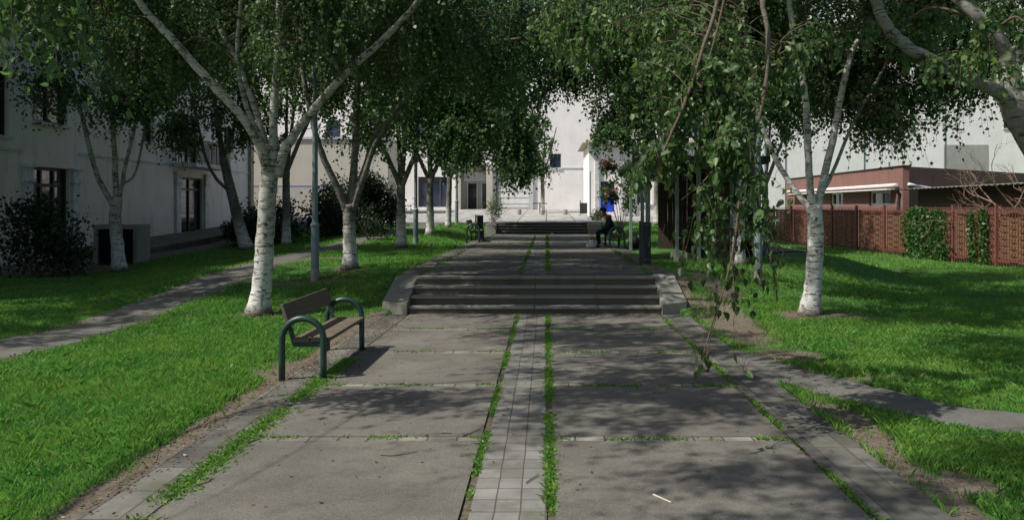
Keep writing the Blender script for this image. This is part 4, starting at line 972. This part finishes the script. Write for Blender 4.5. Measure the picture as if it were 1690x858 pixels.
def post(X, Y, h, r, label, z=None, mat='pole_pale', group=None, block=False):
    z = float(hz(X, Y)) if z is None else z; t = thing('post', (X, Y, z), label, 'post', group)
    b = MB(); b.lathe([(r,-.1),(r,h),(r*.6,h+.03)], n=10); b.build('shaft', M[mat], t)
    b = MB(); b.lathe([(r*1.8,-.05),(r*1.8,.03),(r*1.1,.05)], n=10) if not block else b.box((-.2,-.14,-.05),(.2,.14,.17)); b.build('foot', M['concrete'] if block else M[mat], t); return t
post(6.1, 21.6, 3.1, .035, 'thin grey post on the lawn right of the hanging branches')
post(2.6, 46.0, 2.7, .03, 'thin dark post at the corner of the white pavilion', z=zplaza(46), mat='frame_grey')

# shelter on the right
t = thing('park_shelter', (4.2, 22, .58), 'open park shelter with flat dark roof, grey posts and brown board walls', 'shelter')
SX0, SX1 = -1.8, 1.2
for (x, y) in ((-1.68,-1.6),(-1.52,-1.6),(-.82,-1.9),(-.25,-1.9),(.6,-1.9),(1.2,-1.9),(-1.6,1.9),(1.2,1.9)):
    b = MB(); b.box((x-.045,y-.045,-.15),(x+.045,y+.045,2.42)); b.build('post', M['pole_pale'], t, bevel=.01)
for x in (-.7, ):
    b = MB(); b.box((x-.30,-2.1,-.08),(x+.12,-1.96,.16)); b.build('plinth', M['concrete'], t, bevel=.01)
b = MB(); b.box((-2.0,-2.3,2.425),(1.45,2.4,2.50)); b.box((-2.03,-2.33,2.46),(1.48,-2.302,2.62)); b.build('roof', M['metal_dark'], t)
b = MB()
for k in range(13):
    x = -.75+k*.15; b.box((x,1.98,-.1),(x+.143,2.01+.008*(k%2),2.42))
b.build('back_wall', M['shelter_wood'], t)
b = MB()
for k in range(13): b.box((1.26,-1.8+k*.3,-.1),(1.29+.006*(k%2),-1.8+k*.3+.29,2.42))
b.build('side_wall', M['shelter_wood'], t)
b = MB()
for k in range(5): x = .0+k*.15; b.box((x,-1.86,-.1),(x+.143,-1.84,1.9))
b.build('front_panel', M['shelter_wood'], t)

# ------------------------------------------------------------------ benches
def bench(x, y, z, rz, label):
    """local: long axis y, sitter faces +x, origin under the back leg of the first arch"""
    t = thing('park_bench', (x, y, z), label, 'bench', 'park benches with arched metal ends', rz=rz); L = 1.76
    for yy in (0, L):
        a = np.linspace(0, math.pi, 15); P = [(0,yy,-.12),(0,yy,.2)]+[(.228-.228*math.cos(q),yy,.455+.228*math.sin(q)) for q in a]+[(.456,yy,.2),(.456,yy,-.12)]
        b = MB(); b.tube(P, .036, 12); b.build('arch', M['metal_green'], t, smooth=True)
        s = 1 if yy == 0 else -1; yi = yy+s*.075
        b = MB(); b.bar((.12,yi,.385),(.45,yi,.385),.03,.05); b.bar((.125,yi,.37),(-.02,yi,.83),.035,.045); b.bar((.42,yi-s*.075,.385),(.42,yi,.385),.03,.03); b.bar((.05,yi-s*.075,.60),(.05,yi,.60),.03,.03); b.build('bracket', M['metal_green'], t)
    for k, (x0, x1) in enumerate(((.10,.285),(.30,.50))):
        b = MB(); b.box((x0,.045,.412+.004*k),(x1,L-.045,.455+.004*k)); b.build('seat_plank', M['bench_wood'], t, bevel=.008)
    for yb in (.09, L-.09):
        for xb in (.15, .24, .35, .45):
            q = MB(); q.lathe([(.011,.452),(.011,.460),(.006,.463)], (xb, yb, .002), 8); q.build('bolt', M['metal_dark'], t)
    d = np.array([-.145,0,.46]); d /= np.linalg.norm(d); n = np.array([d[2],0,-d[0]])
    c0 = np.array([.022,0,.62]); V = []
    for yy in (.0, L-.0):
        for (p, q) in ((0,0),(.215,0),(.215,1),(0,1)): V.append(c0+d*p+n*(.012+.038*q)+np.array([0,yy+.02 if yy == 0 else yy-.02,0]))
    b = MB(); b.add(V, [(0,1,2,3),(7,6,5,4),(0,4,5,1),(1,5,6,2),(2,6,7,3),(3,7,4,0)]); b.build('back_plank', M['bench_wood'], t, bevel=.01)
    return t
bench(-2.90, 8.50, 0.0, 0, 'near bench with green arched ends and weathered planks, left of the path')
bench(-2.92, 28.4, .59, 0, 'small distant bench on the left before the far steps')
bench(2.42, 25.9, .59, math.pi, 'distant bench on the right with a person sitting on it')

# ------------------------------------------------------------------ bins and plaza furniture
def slat_bin(X, Y, z, h, r, label):
    t = thing('litter_bin', (X, Y, z), label, 'litter bin')
    b = MB(); b.lathe([(r*.86,.10),(r*.9,h-.04),(r*.78,h-.03),(r*.78,.14)], n=16); b.build('liner', M['metal_dark'], t)
    b = MB()
    for k in range(14):
        a = k/14*2*math.pi; c, s = math.cos(a), math.sin(a); b.bar((c*r,s*r,.06),(c*r,s*r,h),.045,.018,up=(-s,c,0)) if False else b.tube([(c*r,s*r,.05),(c*r,s*r,h)], .016, 6)
    b.build('slats', M['metal_dark'], t)
    b = MB()
    for zz in (.12, h-.10): b.lathe([(r+.012,zz),(r+.022,zz+.01),(r+.022,zz+.04),(r+.012,zz+.05)], n=16)
    b.build('hoop', M['metal_dark'], t)
    b = MB(); b.tube([(-r-.06,0,-.1),(-r-.06,0,h+.02)], .03, 8); b.build('post', M['metal_dark'], t); return t
slat_bin(2.22, 17.2, .59, .98, .08, 'tall dark green litter bin on the right edge of the upper path')
slat_bin(-2.62, 30.6, .6, .98, .11, 'small dark bin standing behind the distant left bench')
t = thing('litter_bin', (2.42, 50, zplaza(50)), 'rectangular dark bin with two upright posts on the sunlit plaza', 'litter bin')
b = MB(); b.box((-.22,-.18,.08),(.22,.18,.78)); b.build('body', M['metal_dark'], t, bevel=.02)
for s in (-1, 1): b = MB(); b.box((s*.25-.025,-.03,-.02),(s*.25+.025,.03,.95)); b.build('post', M['metal_dark'], t)
for k, (X, Y) in enumerate(((-1.78,50.5),(-.28,50.2),(1.22,50.5))):
    b = MB(); b.lathe([(.15,-.05),(.15,.30),(.12,.35)], n=12); o = b.build('bollard', M['concrete']); o.location = (X, Y, zplaza(Y))
    tag(o, ('left squat concrete bollard on the plaza beyond the far steps','middle squat concrete bollard on the plaza, in line with the paved strip','right squat concrete bollard on the plaza, nearest the dark bin')[k], 'bollard', 'concrete bollards on the plaza')
t = thing('picnic_table', (-.45, 53.2, zplaza(53.2)), 'small dark table beside the weeping tree stem', 'table')
b = MB(); b.box((-.5,-.3,.66),(.5,.3,.72)); b.build('top', M['metal_dark'], t)
b = MB(); b.tube([(0,0,0),(0,0,.66)], .04, 8); b.build('leg', M['metal_dark'], t)

# ------------------------------------------------------------------ person on the right bench
def skin(name, V, E, Rr, mat, parent, sub=2, root=0):
    me = bpy.data.meshes.new(name); me.from_pydata([tuple(v) for v in V], E, [])
    o = bpy.data.objects.new(name, me); COL.objects.link(o)
    sk = o.modifiers.new('skin', 'SKIN'); sv = me.skin_vertices[0].data
    for i, r in enumerate(Rr):
        r = (r, r) if np.isscalar(r) else r; sv[i].radius = r; sv[i].use_root = (i == root)
    sb = o.modifiers.new('sub', 'SUBSURF'); sb.levels = sub; sb.render_levels = sub
    dg = bpy.context.evaluated_depsgraph_get(); m2 = bpy.data.meshes.new_from_object(o.evaluated_get(dg)); m2.name = name
    bpy.data.objects.remove(o); bpy.data.meshes.remove(me); m2.materials.clear(); m2.materials.append(mat)
    m2.polygons.foreach_set('use_smooth', [True]*len(m2.polygons))
    n = bpy.data.objects.new(name, m2); link(n, parent); return n
M['skin'] = plain('skin', (.22,.12,.08), .6); M['jacket'] = plain('navy_jacket', (.02,.024,.04), .85); M['red'] = plain('red_cloth', (.28,.03,.035), .8)
M['trousers'] = plain('dark_trousers', (.012,.013,.018), .85); M['cap'] = plain('black_cap', (.008,.008,.010), .8); M['shoe'] = plain('black_shoe', (.01,.01,.01), .5); M['hairm'] = plain('hair', (.01,.008,.006), .9)
pt = thing('person', (2.02, 25.0, .60), 'person in black cap and dark jacket with red shoulders, sitting hunched on the right bench', 'person')
# facing -x ; sitting on seat height .46
hip = (0.05,0,.52); sh = (-.02,0,.93)
V = [hip,(.06,0,.68),(.02,0,.84),(-.05,0,.97),(-.10,0,1.03),(-.155,0,1.07),(-.20,0,1.15)]; E = [(0,1),(1,2),(2,3),(3,4),(4,5),(5,6)]
Rr = [(.15,.12),(.14,.11),(.16,.115),(.10,.08),(.055,.055),(.078,.088),(.085,.098)]
for s in (-1, 1):
    i = len(V); V += [(-.0,s*.17,.90),(-.08,s*.22,.66),(-.27,s*.12,.585),(-.33,s*.09,.58)]; E += [(2,i),(i,i+1),(i+1,i+2),(i+2,i+3)]; Rr += [.06,.045,.030,.03]
    for k in range(5):
        j = len(V); dy = (k-2)*.018
        V += [(-.365,s*.09+dy,.578-.004*abs(k-2)),(-.395+.006*abs(k-2),s*.085+dy,.56)]; E += [(i+3,j),(j,j+1)]; Rr += [.009,.008]
    i = len(V); V += [(-.02,s*.10,.50),(-.36,s*.13,.53),(-.34,s*.12,.30),(-.32,s*.12,.10),(-.42,s*.12,.05)]; E += [(0,i),(i,i+1),(i+1,i+2),(i+2,i+3),(i+3,i+4)]; Rr += [.085,.06,.05,.038,.035]
skin('body', V, E, Rr, M['skin'], pt, 2)
J = [(.06,0,.50),(.07,0,.68),(.03,0,.85),(-.04,0,.965),(-.075,0,1.0)]; JE = [(0,1),(1,2),(2,3),(3,4)]; JR = [(.175,.14),(.165,.135),(.185,.135),(.13,.10),(.075,.07)]
for s in (-1, 1):
    i = len(J); J += [(.0,s*.18,.905),(-.08,s*.235,.66),(-.26,s*.13,.59)]; JE += [(2,i),(i,i+1),(i+1,i+2)]; JR += [.085,.065,.048]
skin('jacket', J, JE, JR, M['jacket'], pt, 2)
skin('shoulder_panel', [(-.02,-.20,.945),(.0,-.09,.985),(.0,.09,.985),(-.02,.20,.945)], [(0,1),(1,2),(2,3)], [.065,.095,.095,.065], M['red'], pt, 2)
J = [(.03,0,.52)]; JE = []; JR = [(.15,.12)]
for s in (-1, 1):
    i = len(J); J += [(-.03,s*.10,.52),(-.37,s*.13,.535),(-.35,s*.12,.30),(-.33,s*.12,.12)]; JE += [(0,i),(i,i+1),(i+1,i+2),(i+2,i+3)]; JR += [.10,.08,.068,.058]
skin('trousers', J, JE, JR, M['trousers'], pt, 2)
for s in (-1, 1): skin('shoe', [(-.30,s*.12,.05),(-.38,s*.12,.045),(-.47,s*.12,.035)], [(0,1),(1,2)], [.05,.05,.04], M['shoe'], pt, 2)
skin('hair', [(-.15,0,1.13),(-.165,0,1.19)], [(0,1)], [.09,.092], M['hairm'], pt, 2)
b = MB(); b.lathe([(.112,0),(.115,.03),(.10,.075),(.06,.105),(.01,.115)], (-.20,0,1.185), 16)
b.add([(-.26,-.085,1.19),(-.26,.085,1.19),(-.385,.05,1.15),(-.385,-.05,1.15),(-.26,-.085,1.20),(-.26,.085,1.20),(-.385,.05,1.16),(-.385,-.05,1.16)], [(0,1,2,3),(7,6,5,4),(0,4,5,1),(1,5,6,2),(2,6,7,3),(3,7,4,0)])
b.build('cap', M['cap'], pt, smooth=False)
b = MB(); b.tube([(-.275,0,1.155),(-.308,0,1.118),(-.298,0,1.108)], [.008,.014,.010], 6); b.build('nose', M['skin'], pt, smooth=True)
for s in (-1, 1):
    b = MB(); b.lathe([(.002,-.008),(.009,0),(.002,.008)], (-.278, s*.034, 1.152), 8); b.build('eye', M['hairm'], pt)
b = MB(); b.tube([(-.283,-.022,1.083),(-.290,0,1.080),(-.283,.022,1.083)], .005, 5); b.build('mouth', M['red'], pt)
# bag on the ground
t = thing('shopping_bag', (1.42, 24.6, .62), 'white plastic bag with something red in it, on the ground by the seated person', 'bag')
b = MB(); n = 16; V = []
for z, r in ((0,.11),(.04,.14),(.13,.13),(.20,.11),(.25,.12)):
    for k in range(n): a = k/n*2*math.pi; rr = r*(1+.12*math.sin(k*2.7+z*9)); V.append((rr*math.cos(a)*1.15, rr*math.sin(a)*.8, z+(.03*math.sin(k*1.9) if z > .3 else 0)))
b.add(V, [(i*n+j, i*n+(j+1)%n, (i+1)*n+(j+1)%n, (i+1)*n+j) for i in range(4) for j in range(n)]+[tuple(range(n-1,-1,-1))])
t_ = NT('white_plastic'); v_ = t_.coord(); t_.col(t_.ramp(t_.noise(v_, 9, 5), [(.3, (.5,.5,.52)), (.7, (.75,.75,.77))]), .4); b.build('bag_skin', t_.m, t, smooth=True)
b = MB(); b.lathe([(.02,.18),(.06,.21),(.07,.26),(.04,.30),(.01,.32)], (.03,0,0), 10); b.build('red_contents', M['red'], t, smooth=True)
# dark backpack beside bench
t = thing('backpack', (2.75, 24.3, .60), 'small black bag on the grass behind the right bench', 'bag')
b = MB(); b.lathe([(.10,0),(.17,.04),(.18,.22),(.13,.36),(.04,.42)], n=12); b.build('sack', M['cap'], t, smooth=True)
b = MB(); b.tube(spline([(-.04,-.02,.38),(-.06,-.05,.46),(.05,-.05,.46),(.05,-.02,.38)], 8), .012, 6); b.build('handle', M['cap'], t)
for (x, y, lab, mt) in ((1.42,37.2,'small red scrap of litter at the foot of the far steps','red'), (.28,36.9,'small white paper scrap on the path before the far steps','white_paint')):
    b = MB(); b.add([(-.1,-.06,0),(.08,-.07,.02),(.11,.05,0),(-.07,.07,.03),(0,0,.06)], [(0,1,4),(1,2,4),(2,3,4),(3,0,4),(3,2,1,0)]); o = b.build('litter_scrap', M[mt]); o.location = (x, y, .617); tag(o, lab, 'litter')

# ------------------------------------------------------------------ grass, weeds, litter
def blades(P, h, wd, lean=.30):
    n = len(P); a = rng.random(n)*2*math.pi; s = np.column_stack([np.cos(a), np.sin(a), np.zeros(n)])
    H = (h*(.5+rng.random(n)))[:, None]; Wd = (wd*(.7+.6*rng.random(n)))[:, None]
    l = rng.normal(size=(n, 3))*lean; l[:, 2] = 0
    m = P+np.array([0, 0, .55])*H+l*H*.35; tip = P+np.array([0, 0, 1.])*H*.85+l*H
    V = np.stack([P-s*Wd/2, P+s*Wd/2, m+s*Wd*.35, tip], 1); V[:, 3] -= s*Wd*.1
    return V.reshape(-1, 3), np.arange(n*4).reshape(n, 4)
def scatter(n, x0, x1, y0, y1, far=False):
    X = rng.uniform(x0, x1, n); Y = rng.uniform(y0, y1, n); return X, Y
def lawn(name, n, box, h, wd, extra=None):
    X, Y = scatter(n, *box)
    k = ~((X > -2.9) & (X < 2.47) & (Y < 39.2))
    k &= (np.abs(X-(-.2)) > 2.7) | (Y > 15.2) | (Y < 13.2)
    k &= dist_line(X, Y, LP) > .46+.12*rng.random(n); k &= dist_line(X, Y, RP) > .38
    dd = dirt(X, Y)+.25*np.sin(X*5.1+Y*3)*np.sin(Y*4.3-X*2.1); k &= rng.random(n) > np.clip(dd*1.5-.25, 0, .985)
    cl = .55+.45*np.sin(X*2.3+1.3*np.sin(Y*1.1))*np.sin(Y*1.9+X*.7); k &= rng.random(n) < .55+.45*cl
    k &= (X-902/1280*0 > -.72*Y-.6) & (X < .64*Y+.6)
    k &= ~((X > 2.3) & (X < 7) & (Y > 19.6) & (Y < 24.6)); k &= ~((X > 5.3) & (X < 10.2) & (Y > 21.7) & (Y < 24.5))
    k &= X < 12.0+(44-Y)*.126-.05
    X, Y = X[k], Y[k]; P = np.column_stack([X, Y, hz(X, Y)-.005])
    hh = h*(.75+.5*np.clip(np.sin(X*1.3+Y*.7)*.5+.5, 0, 1))
    V, F = blades(P, hh, wd); return tag(fastmesh(name, V, F, M['grass']), 'short lawn grass', 'grass', kind='stuff')
lawn('grass', 260000, (-8.0, -2.85, 4.3, 8.5), .060, .0042)
lawn('grass', 240000, (-12.5, -2.85, 8.5, 14.5), .058, .0065)
lawn('grass', 150000, (2.45, 6.5, 4.3, 8.5), .060, .0042)
lawn('grass', 190000, (2.45, 10, 8.5, 14.5), .056, .0065)
lawn('grass', 120000, (-14, -2.85, 14.5, 24), .06, .011)
lawn('grass', 120000, (2.45, 15, 14.5, 24), .06, .011)
lawn('grass', 50000, (-13, -2.9, 24, 39), .08, .022)
lawn('grass', 50000, (2.6, 15, 24, 40), .08, .022)
def tufts(n, box, h, wd, per):
    X, Y = scatter(n, *box); k = ~((X > -3.0) & (X < 2.6)); k &= (dist_line(X, Y, LP) > .6) & (dist_line(X, Y, RP) > .45); k &= dirt(X, Y) < .45
    k &= rng.random(n) < .25+.75*(np.sin(X*1.9+Y*1.3)*np.sin(Y*1.7-X) > .1); X, Y = X[k], Y[k]
    X = np.repeat(X, per)+rng.normal(size=len(X)*per)*.028; Y = np.repeat(Y, per)+rng.normal(size=len(Y)*per)*.028
    V, F = blades(np.column_stack([X, Y, hz(X, Y)-.005]), h, wd, .42); tag(fastmesh('grass', V, F, M['grass']), 'short lawn grass', 'grass', kind='stuff')
tufts(3000, (-8.5, -3, 4.3, 10), .082, .0042, 20); tufts(1500, (2.6, 7, 4.3, 10), .082, .0042, 20); tufts(3500, (-10, -3, 10, 17), .075, .007, 12); tufts(3500, (2.6, 12, 9, 18), .075, .007, 12)
# clover and daisies as paler leaves low in the grass
X, Y = scatter(9000, -8, 8, 4.3, 13); k = (np.abs(X+.2) > 3.0) & (dirt(X, Y) < .5) & (dist_line(X, Y, LP) > .6) & (dist_line(X, Y, RP) > .45) & (np.sin(X*2.1-Y)*np.sin(Y*2.9+X*1.2) > .25)
V, F = leaf_mesh(np.column_stack([X[k], Y[k], hz(X[k], Y[k])+.045]), .03, -.1); tag(fastmesh('clover', V, F, M['weed']), 'low clover leaves in the lawn', 'clover', kind='stuff')
# weeds in joints
P = []
def weedline(x0, y0, x1, y1, n, s, keep=lambda t: True):
    t = rng.random(n); X = x0+(x1-x0)*t+rng.normal(size=n)*s; Y = y0+(y1-y0)*t+rng.normal(size=n)*s
    q = np.array([keep(v) for v in t]); P.append(np.column_stack([X[q], Y[q], np.where(Y[q] > 14, .615, .008)]))
pat = lambda a, f, thr: (lambda t: math.sin(t*f+a)+.6*math.sin(t*f*2.7+a*2)+random.random()*.9 > thr)
weedline(-.50, 3.5, -.50, 13.6, 6000, .016, pat(0, 34, .35)); weedline(.028, 3.5, .028, 13.6, 11000, .02, pat(2, 25, -.2))
weedline(-.50, 15, -.50, 37, 5000, .02, pat(1, 60, .2)); weedline(.028, 15, .028, 37, 7000, .025, pat(3, 50, -.2))
for k, y in enumerate(LOW_LINES[2:]):
    weedline(-2.4, y+.03, -.5, y+.03, 700, .016, pat(k, 12, .55)); weedline(.05, y-.02, 1.98, y-.02, 1100, .018, pat(k+2, 11, .35))
for k, y in enumerate(UP_LINES): weedline(-2.4, y, 2, y, 300, .02, pat(k, 9, .7))
weedline(-2.43, 3.6, -2.43, 9.6, 9000, .06, pat(1.2, 16, -.5)); weedline(-2.45, 8.2, -2.45, 9.6, 1500, .05)
weedline(1.99, 4, 1.99, 13, 3500, .022, pat(4, 30, .3)); weedline(-2.43, 15, -2.43, 37, 3000, .04, pat(1.2, 40, .3)); weedline(1.99, 15, 1.99, 37, 4000, .05, pat(1.2, 40, .2))
P = np.concatenate(P)
V1, F1 = blades(P[::2], .035, .006, .7); V2, F2 = leaf_mesh(P[1::2]+[0,0,.008], .026, -.25)
tag(fastmesh('weeds', np.vstack([V1, V2]), np.vstack([F1, F2+len(V1)]), M['weed']), 'bright green weeds sprouting from the path joints', 'weeds', kind='stuff')
# dead leaves and crumbs
P = []
def lit(x, y, sx, sy, n): X = x+rng.normal(size=n)*sx; Y = y+rng.normal(size=n)*sy; z = np.where((X > -2.86) & (X < 2.46) & (Y < 13.6), .028, np.where((X > -2.86) & (X < 2.46) & (Y > 14.9), .622, hz(X, Y)+.012)); P.append(np.column_stack([X, Y, z]))
lit(-2.95, 6.5, .13, 1.6, 1000); lit(-2.8, 9.4, .2, .7, 700); lit(-2.65, 12.2, .28, .9, 900); lit(2.75, 6.4, .15, 1.3, 400); lit(-.2, 13.5, 1.4, .07, 500); lit(2.9, 9.9, .3, .4, 150); lit(0, 9, 2, 3, 420); lit(-1.2, 7, 1.2, 2, 160); lit(0, 22, 1.6, 5, 200); lit(-4.9, 13.2, .5, .4, 250); lit(4.5, 13.2, .5, .4, 250); lit(3.0, 12, .4, 1.3, 300)
P = np.concatenate(P); V, F = leaf_mesh(P, .028, 0); c = np.repeat(P, 4, 0); V[:, 2] = c[:, 2]+(V[:, 2]-c[:, 2])*.35; V[:, 2] = np.maximum(V[:, 2], c[:, 2]-.004)
tag(fastmesh('leaf_litter', V, F, M['litter']), 'brown dead leaves and crumbs along the path edges', 'leaf litter', kind='stuff')
# fallen sticks
def stick(L, r, label, mat='twig', br=True):
    z = .030; P_ = []
    for (x, y) in L:
        D = 1280*1.88/(y-342); P_.append(((x-902)/1280*D, D, z))
    c = np.mean(P_, 0); c[2] = 0; b = MB(); S = spline(np.array(P_)-c, 8); b.tube(S, np.linspace(r, r*.5, 8), 6)
    if br: b.tube([S[4], S[4]+(S[6]-S[4])*.6+np.array([.03,.05,.006])], [r*.5, r*.2], 4)
    o = b.build('fallen_twig', M[mat], smooth=True); o.location = c; tag(o, label, 'twig', 'fallen twigs on the path')
stick([(1078,818),(1092,824),(1108,831)], .008, 'pale bleached stick lying on the front right panel', 'palestick', False)
stick([(628,752),(650,753),(688,747)], .005, 'long thin dark twig on the front left panel')
stick([(322,802),(342,797),(349,789)], .005, 'dark twig near the weedy left edge, lowest in the photo')
stick([(762,556),(790,553),(812,550)], .006, 'forked twig on the path close to the steps')
stick([(728,716),(745,716)], .006, 'short stubby twig just beyond the front cross row', br=False)
stick([(762,722),(785,712),(800,702)], .004, 'thin twig at the left edge of the paved strip')
stick([(400,735),(420,728),(428,724)], .007, 'thick brown twig among weeds at the left border')
stick([(868,798),(880,790),(888,784)], .005, 'dark twig lying across the paved strip')
stick([(1235,548),(1256,552),(1262,546)], .01, 'short dark twig in the grass left of the right birch')
stick([(1520,552),(1532,546),(1548,549)], .02, 'dark fallen branch piece lying on the right lawn')
